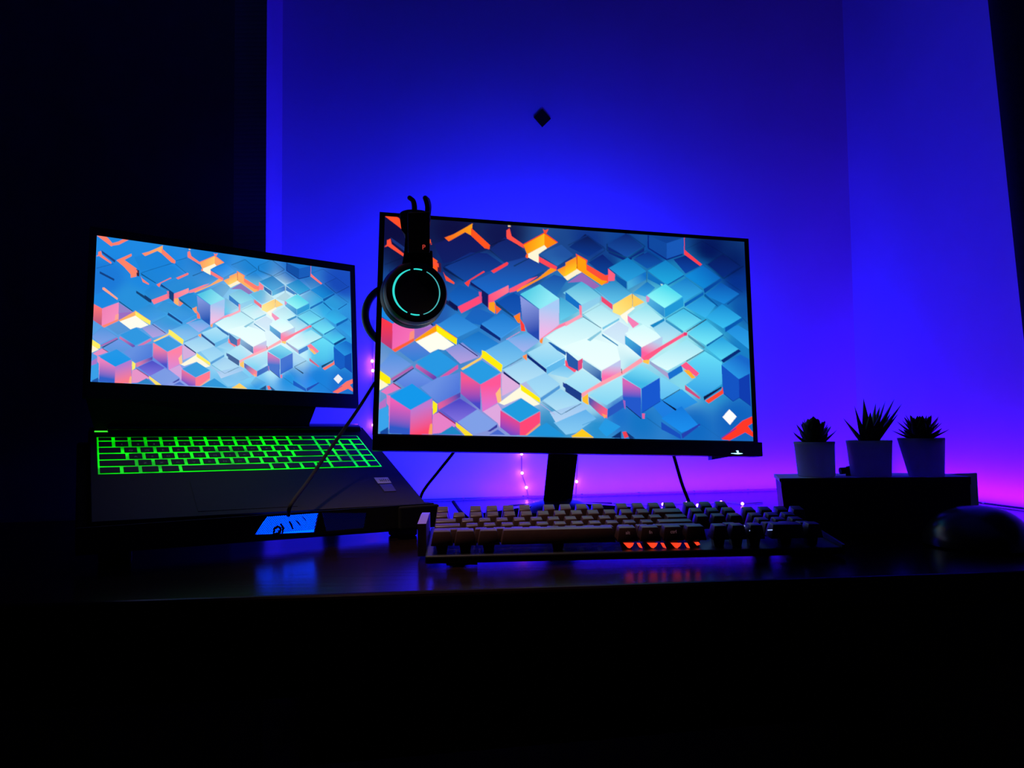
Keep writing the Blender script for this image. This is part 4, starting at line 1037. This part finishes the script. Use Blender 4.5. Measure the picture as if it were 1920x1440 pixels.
rosette(pl1, c1, [(8, 20, .0275, .0078, .000, .25, .55, .25), (8, 38, .0270, .0080, .003, .18, .55, 0), (8, 54, .026, .0085, .005, .08, .5, .5), (7, 68, .0265, .0090, .006, .0, .45, .2), (5, 82, .027, .0085, .007, 0, .4, 0), (6, 60, .022, .010, .008, .05, .45, .4)])
pl2, c2, r2_ = make_pot(1648, 825.5, 80, 70, 2, 'tall spiky succulent in a white pot in the middle of the black box', 1)
mb = MB()
def spike(px, py, L_base=.0, depth=0, w_=.0048, cu=.0):
    z = np.dot(R[:, 2], c2-CAM)+depth; tip = P(px, py, z); b0 = c2+ZU*.0+XR*L_base; d = tip-b0; L = np.linalg.norm(d); leaf(mb, b0, d, L, w_*1.75, w_*.8, cu, .95, 12)
for px, py, lb, dp, w_ in ((1581, 784, -.006, 0, .0042), (1602, 761, -.004, .004, .0048), (1619, 747, -.001, -.002, .0050), (1642, 756, .001, .006, .0048), (1660, 752, .002, -.003, .0052), (1677, 748, .003, .002, .0052),
                       (1691, 757, .005, 0, .0050), (1684, 776, .006, -.006, .0050), (1604, 770, -.004, -.01, .0040), (1632, 772, 0, -.012, .0058), (1655, 770, 0, -.012, .0060), (1670, 775, .003, .012, .0055), (1650, 762, 0, .012, .0055), (1668, 765, .002, -.008, .0055)):
    spike(px, py, lb, dp, w_)
mb.build('leaves', 'leaf', pl2, True)
pl3, c3, r3_ = make_pot(1745, 821, 80, 60, 9, 'pointed rosette succulent in a white pot at the right end of the black box', 2)
rosette(pl3, c3, [(9, 16, .0290, .0080, .001, .12, .7, .1), (9, 32, .0290, .0080, .004, .08, .7, .4), (9, 46, .0275, .0080, .006, .05, .7, 0), (8, 60, .025, .0080, .008, .02, .65, .5), (7, 74, .022, .0075, .009, 0, .6, .2), (4, 86, .020, .007, .009, 0, .6, 0)])
# small dark plug lying between the first two pots
pz = .935
pg = thing('cable_plug', 'small dark plug lying between the left and middle pots', 'plug', np.array([P(1598, 893, pz)[0], P(1598, 893, pz)[1], BH]))
def plugp(x, y, z): p = P(x, y, z); p[2] = max(p[2], BH); return p
q4 = ((1586, 875), (1609, 869), (1614, 895), (1586, 893.5))
MB().hexa([plugp(x, y, .925) for x, y in q4]+[plugp(x, y, .945) for x, y in q4]).build('plug_body', 'matte', pg)
MB().tube([P(1587, 882, .935), P(1575, 883, .935)], .0042, 12).build('plug_neck', 'matte', pg)

# ================================================================ mouse
mc = desk(1899, 1040)+np.array([0, .055, 0]); ms = thing('computer_mouse', 'dark rounded computer mouse at the right edge of the desk', 'mouse', w3(V2(mc), 0))
def mouse_pt(a, t, s=1.0):
    # a around, t 0 rim .. 1 crown
    x = math.cos(a)*(.034+.003*math.cos(2*a)); y = math.sin(a)*.058; k = math.cos(t*PI/2)**.85 if t < 1 else 0
    yk = y*k; hgt = .0405*(1-.30*max(0, yk/.058)**2-.12*max(0, -yk/.058)**2)
    return np.array([mc[0]+x*k*1.45, mc[1]+yk, .002+hgt*math.sin(t*PI/2)])
mb = MB(); n = 48; rings = []
for j in range(13):
    rings.append([mb.bm.verts.new(mouse_pt(2*PI*k/n, j/12.0*.985)) for k in range(n)])
for A, B2 in zip(rings, rings[1:]):
    for k in range(n): mb.bm.faces.new([A[k], A[(k+1) % n], B2[(k+1) % n], B2[k]])
mb.bm.faces.new(rings[0][::-1]); mb.bm.faces.new(rings[-1]); mb.build('shell', 'mouse', ms, True)
MB().lathe((mc[0]+.005, mc[1]+.036, .0285), (0, 1, 0), (0, 0, 1), (1, 0, 0), [(.009, -.004), (.0105, -.002), (.0105, .002), (.009, .004)], 24).build('scroll_wheel', 'matte', ms, True)
MB().box(W0, (mc[0]-.03, mc[1]-.03, 0), (mc[0]+.03, mc[1]+.035, .0025)).build('glide_foot', 'matte', ms)

# ================================================================ wall things
p0 = onwall(1016.5, 222, .001); n3 = np.array([NB[0], NB[1], 0]); d3 = np.array([DB[0], DB[1], 0]); hs_ = .0166
pts = [p0+d3*a*hs_+ZU*c*hs_*1.06 for a, c in ((0, 1), (1, -.03), (0, -1), (-1, .03))]
o = MB().prism(pts, n3*.003).build('wall_sticker', 'matte', None, loc=p0); tag(o, 'small black diamond-shaped tile stuck on the blue wall above the monitor', 'wall tile')

# curtain at the right edge
cu0 = P(1852, 0, 1.085); cu1 = P(1921, 650, 1.03)
cu = thing('curtain', 'dark curtain hanging at the upper right edge of the room', 'curtain', w3(V2(cu1), float(cu1[2])))
mb = MB(); n = 60; rows_ = []
topz = HZ1-.03; t_ = (topz-cu0[2])/(cu0[2]-cu1[2]); etop = cu0+(cu0-cu1)*t_
inw = CR-DB*.012
for j in range(13):
    s_ = j/12; e_ = etop*(1-s_)+(cu1+(cu1-cu0)*.1)*s_; row = []
    for k in range(n+1):
        a = k/n; base2 = e_[:2]+NB*a*.9
        off = .012*math.sin(k*1.05)*(.6+.4*s_)
        lat = (CR-base2)@DB
        q = base2-DB*off
        row.append(mb.bm.verts.new((q[0], q[1], e_[2])))
    rows_.append(row)
for A, B2 in zip(rows_, rows_[1:]):
    for k in range(n): mb.bm.faces.new([A[k], A[k+1], B2[k+1], B2[k]])
bmesh.ops.solidify(mb.bm, geom=mb.bm.faces[:], thickness=.003)
mb.build('drape', 'cloth', cu, True)
q0_, q1_ = etop+np.array([-NB[0], -NB[1], 0])*.06, etop+np.array([NB[0], NB[1], 0])*1.0
MB().tube([q0_+ZU*.006, q1_+ZU*.006], .008, 12).build('rod', 'plastic', cu)

# ================================================================ LED strips, and added beads standing in for LED reflections
def strip(pts, label, spots, name='led_light_strip'):
    t = thing(name, label, 'led strip', pts[0]); mb = MB(); mb.tube(pts, .0016, 6).build('tape', 'tape', t)
    for p in spots: MB().box(lambda a, b_, c: np.array([p[0]+a, p[1]+b_, p[2]+c]), (-.0019, -.0019, -.0004), (.0019, .0019, .0016), .0005, 1).build('diode', 'diodedim', t)
    return t
z_ = .0025
strip([w3(CL+NB*.034+DB*.06, z_), w3(CR+NB*.034-DB*.05, z_)], 'LED strip lying along the back edge of the desk', [w3(CL+NB*.034+DB*(.1+k*.11), z_+.0005) for k in range(9)])
strip([w3(CR+NB*.06-DB*.03, z_), w3(CR+NB*.5-DB*.03, z_)], 'LED strip lying along the right wall beside the mouse', [w3(CR+NB*(.08+k*.09)-DB*.03, z_+.0005) for k in range(5)])
def strand(label, pxs, extra_):  # glowing beads and wire added where LED reflections show on the wall
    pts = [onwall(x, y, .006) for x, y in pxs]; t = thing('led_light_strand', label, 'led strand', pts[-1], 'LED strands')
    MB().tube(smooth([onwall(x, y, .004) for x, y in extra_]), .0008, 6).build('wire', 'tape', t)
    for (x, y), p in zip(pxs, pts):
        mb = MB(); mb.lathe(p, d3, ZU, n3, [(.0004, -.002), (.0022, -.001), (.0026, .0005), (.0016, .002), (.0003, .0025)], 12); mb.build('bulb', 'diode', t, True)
        l = bpy.data.lights.new('bulb_glow', 'POINT'); l.energy = .0035; l.color = (1, .02, .5); l.shadow_soft_size = .002  # tiny lamp added for the halo round each reflection spot
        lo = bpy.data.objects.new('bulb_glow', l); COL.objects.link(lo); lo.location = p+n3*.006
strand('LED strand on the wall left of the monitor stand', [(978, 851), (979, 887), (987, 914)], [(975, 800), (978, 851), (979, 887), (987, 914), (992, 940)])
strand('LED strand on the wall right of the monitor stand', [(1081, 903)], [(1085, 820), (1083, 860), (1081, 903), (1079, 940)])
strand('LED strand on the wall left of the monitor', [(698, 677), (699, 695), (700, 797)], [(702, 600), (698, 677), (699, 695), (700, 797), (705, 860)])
lp = [(1197, 946), (1243, 945), (1287, 943), (1308, 947), (1352, 941), (1392, 944)]  # added glowing beads in place of reflected LED spots behind the keys
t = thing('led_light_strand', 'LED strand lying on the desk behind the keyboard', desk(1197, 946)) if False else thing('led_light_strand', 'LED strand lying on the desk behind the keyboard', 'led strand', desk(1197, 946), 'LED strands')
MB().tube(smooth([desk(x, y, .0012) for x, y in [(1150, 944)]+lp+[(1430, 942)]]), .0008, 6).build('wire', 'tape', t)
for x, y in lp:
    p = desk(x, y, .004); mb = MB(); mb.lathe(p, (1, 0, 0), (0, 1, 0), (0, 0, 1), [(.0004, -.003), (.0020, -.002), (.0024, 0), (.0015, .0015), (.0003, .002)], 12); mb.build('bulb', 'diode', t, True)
    l = bpy.data.lights.new('bulb_glow', 'POINT'); l.energy = .004; l.color = (1, .02, .6); l.shadow_soft_size = .002  # small added lamp giving each desk bead its reflected halo
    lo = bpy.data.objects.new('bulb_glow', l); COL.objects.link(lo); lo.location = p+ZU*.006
for o in bpy.data.objects:
    if '_o' in o: del o['_o']
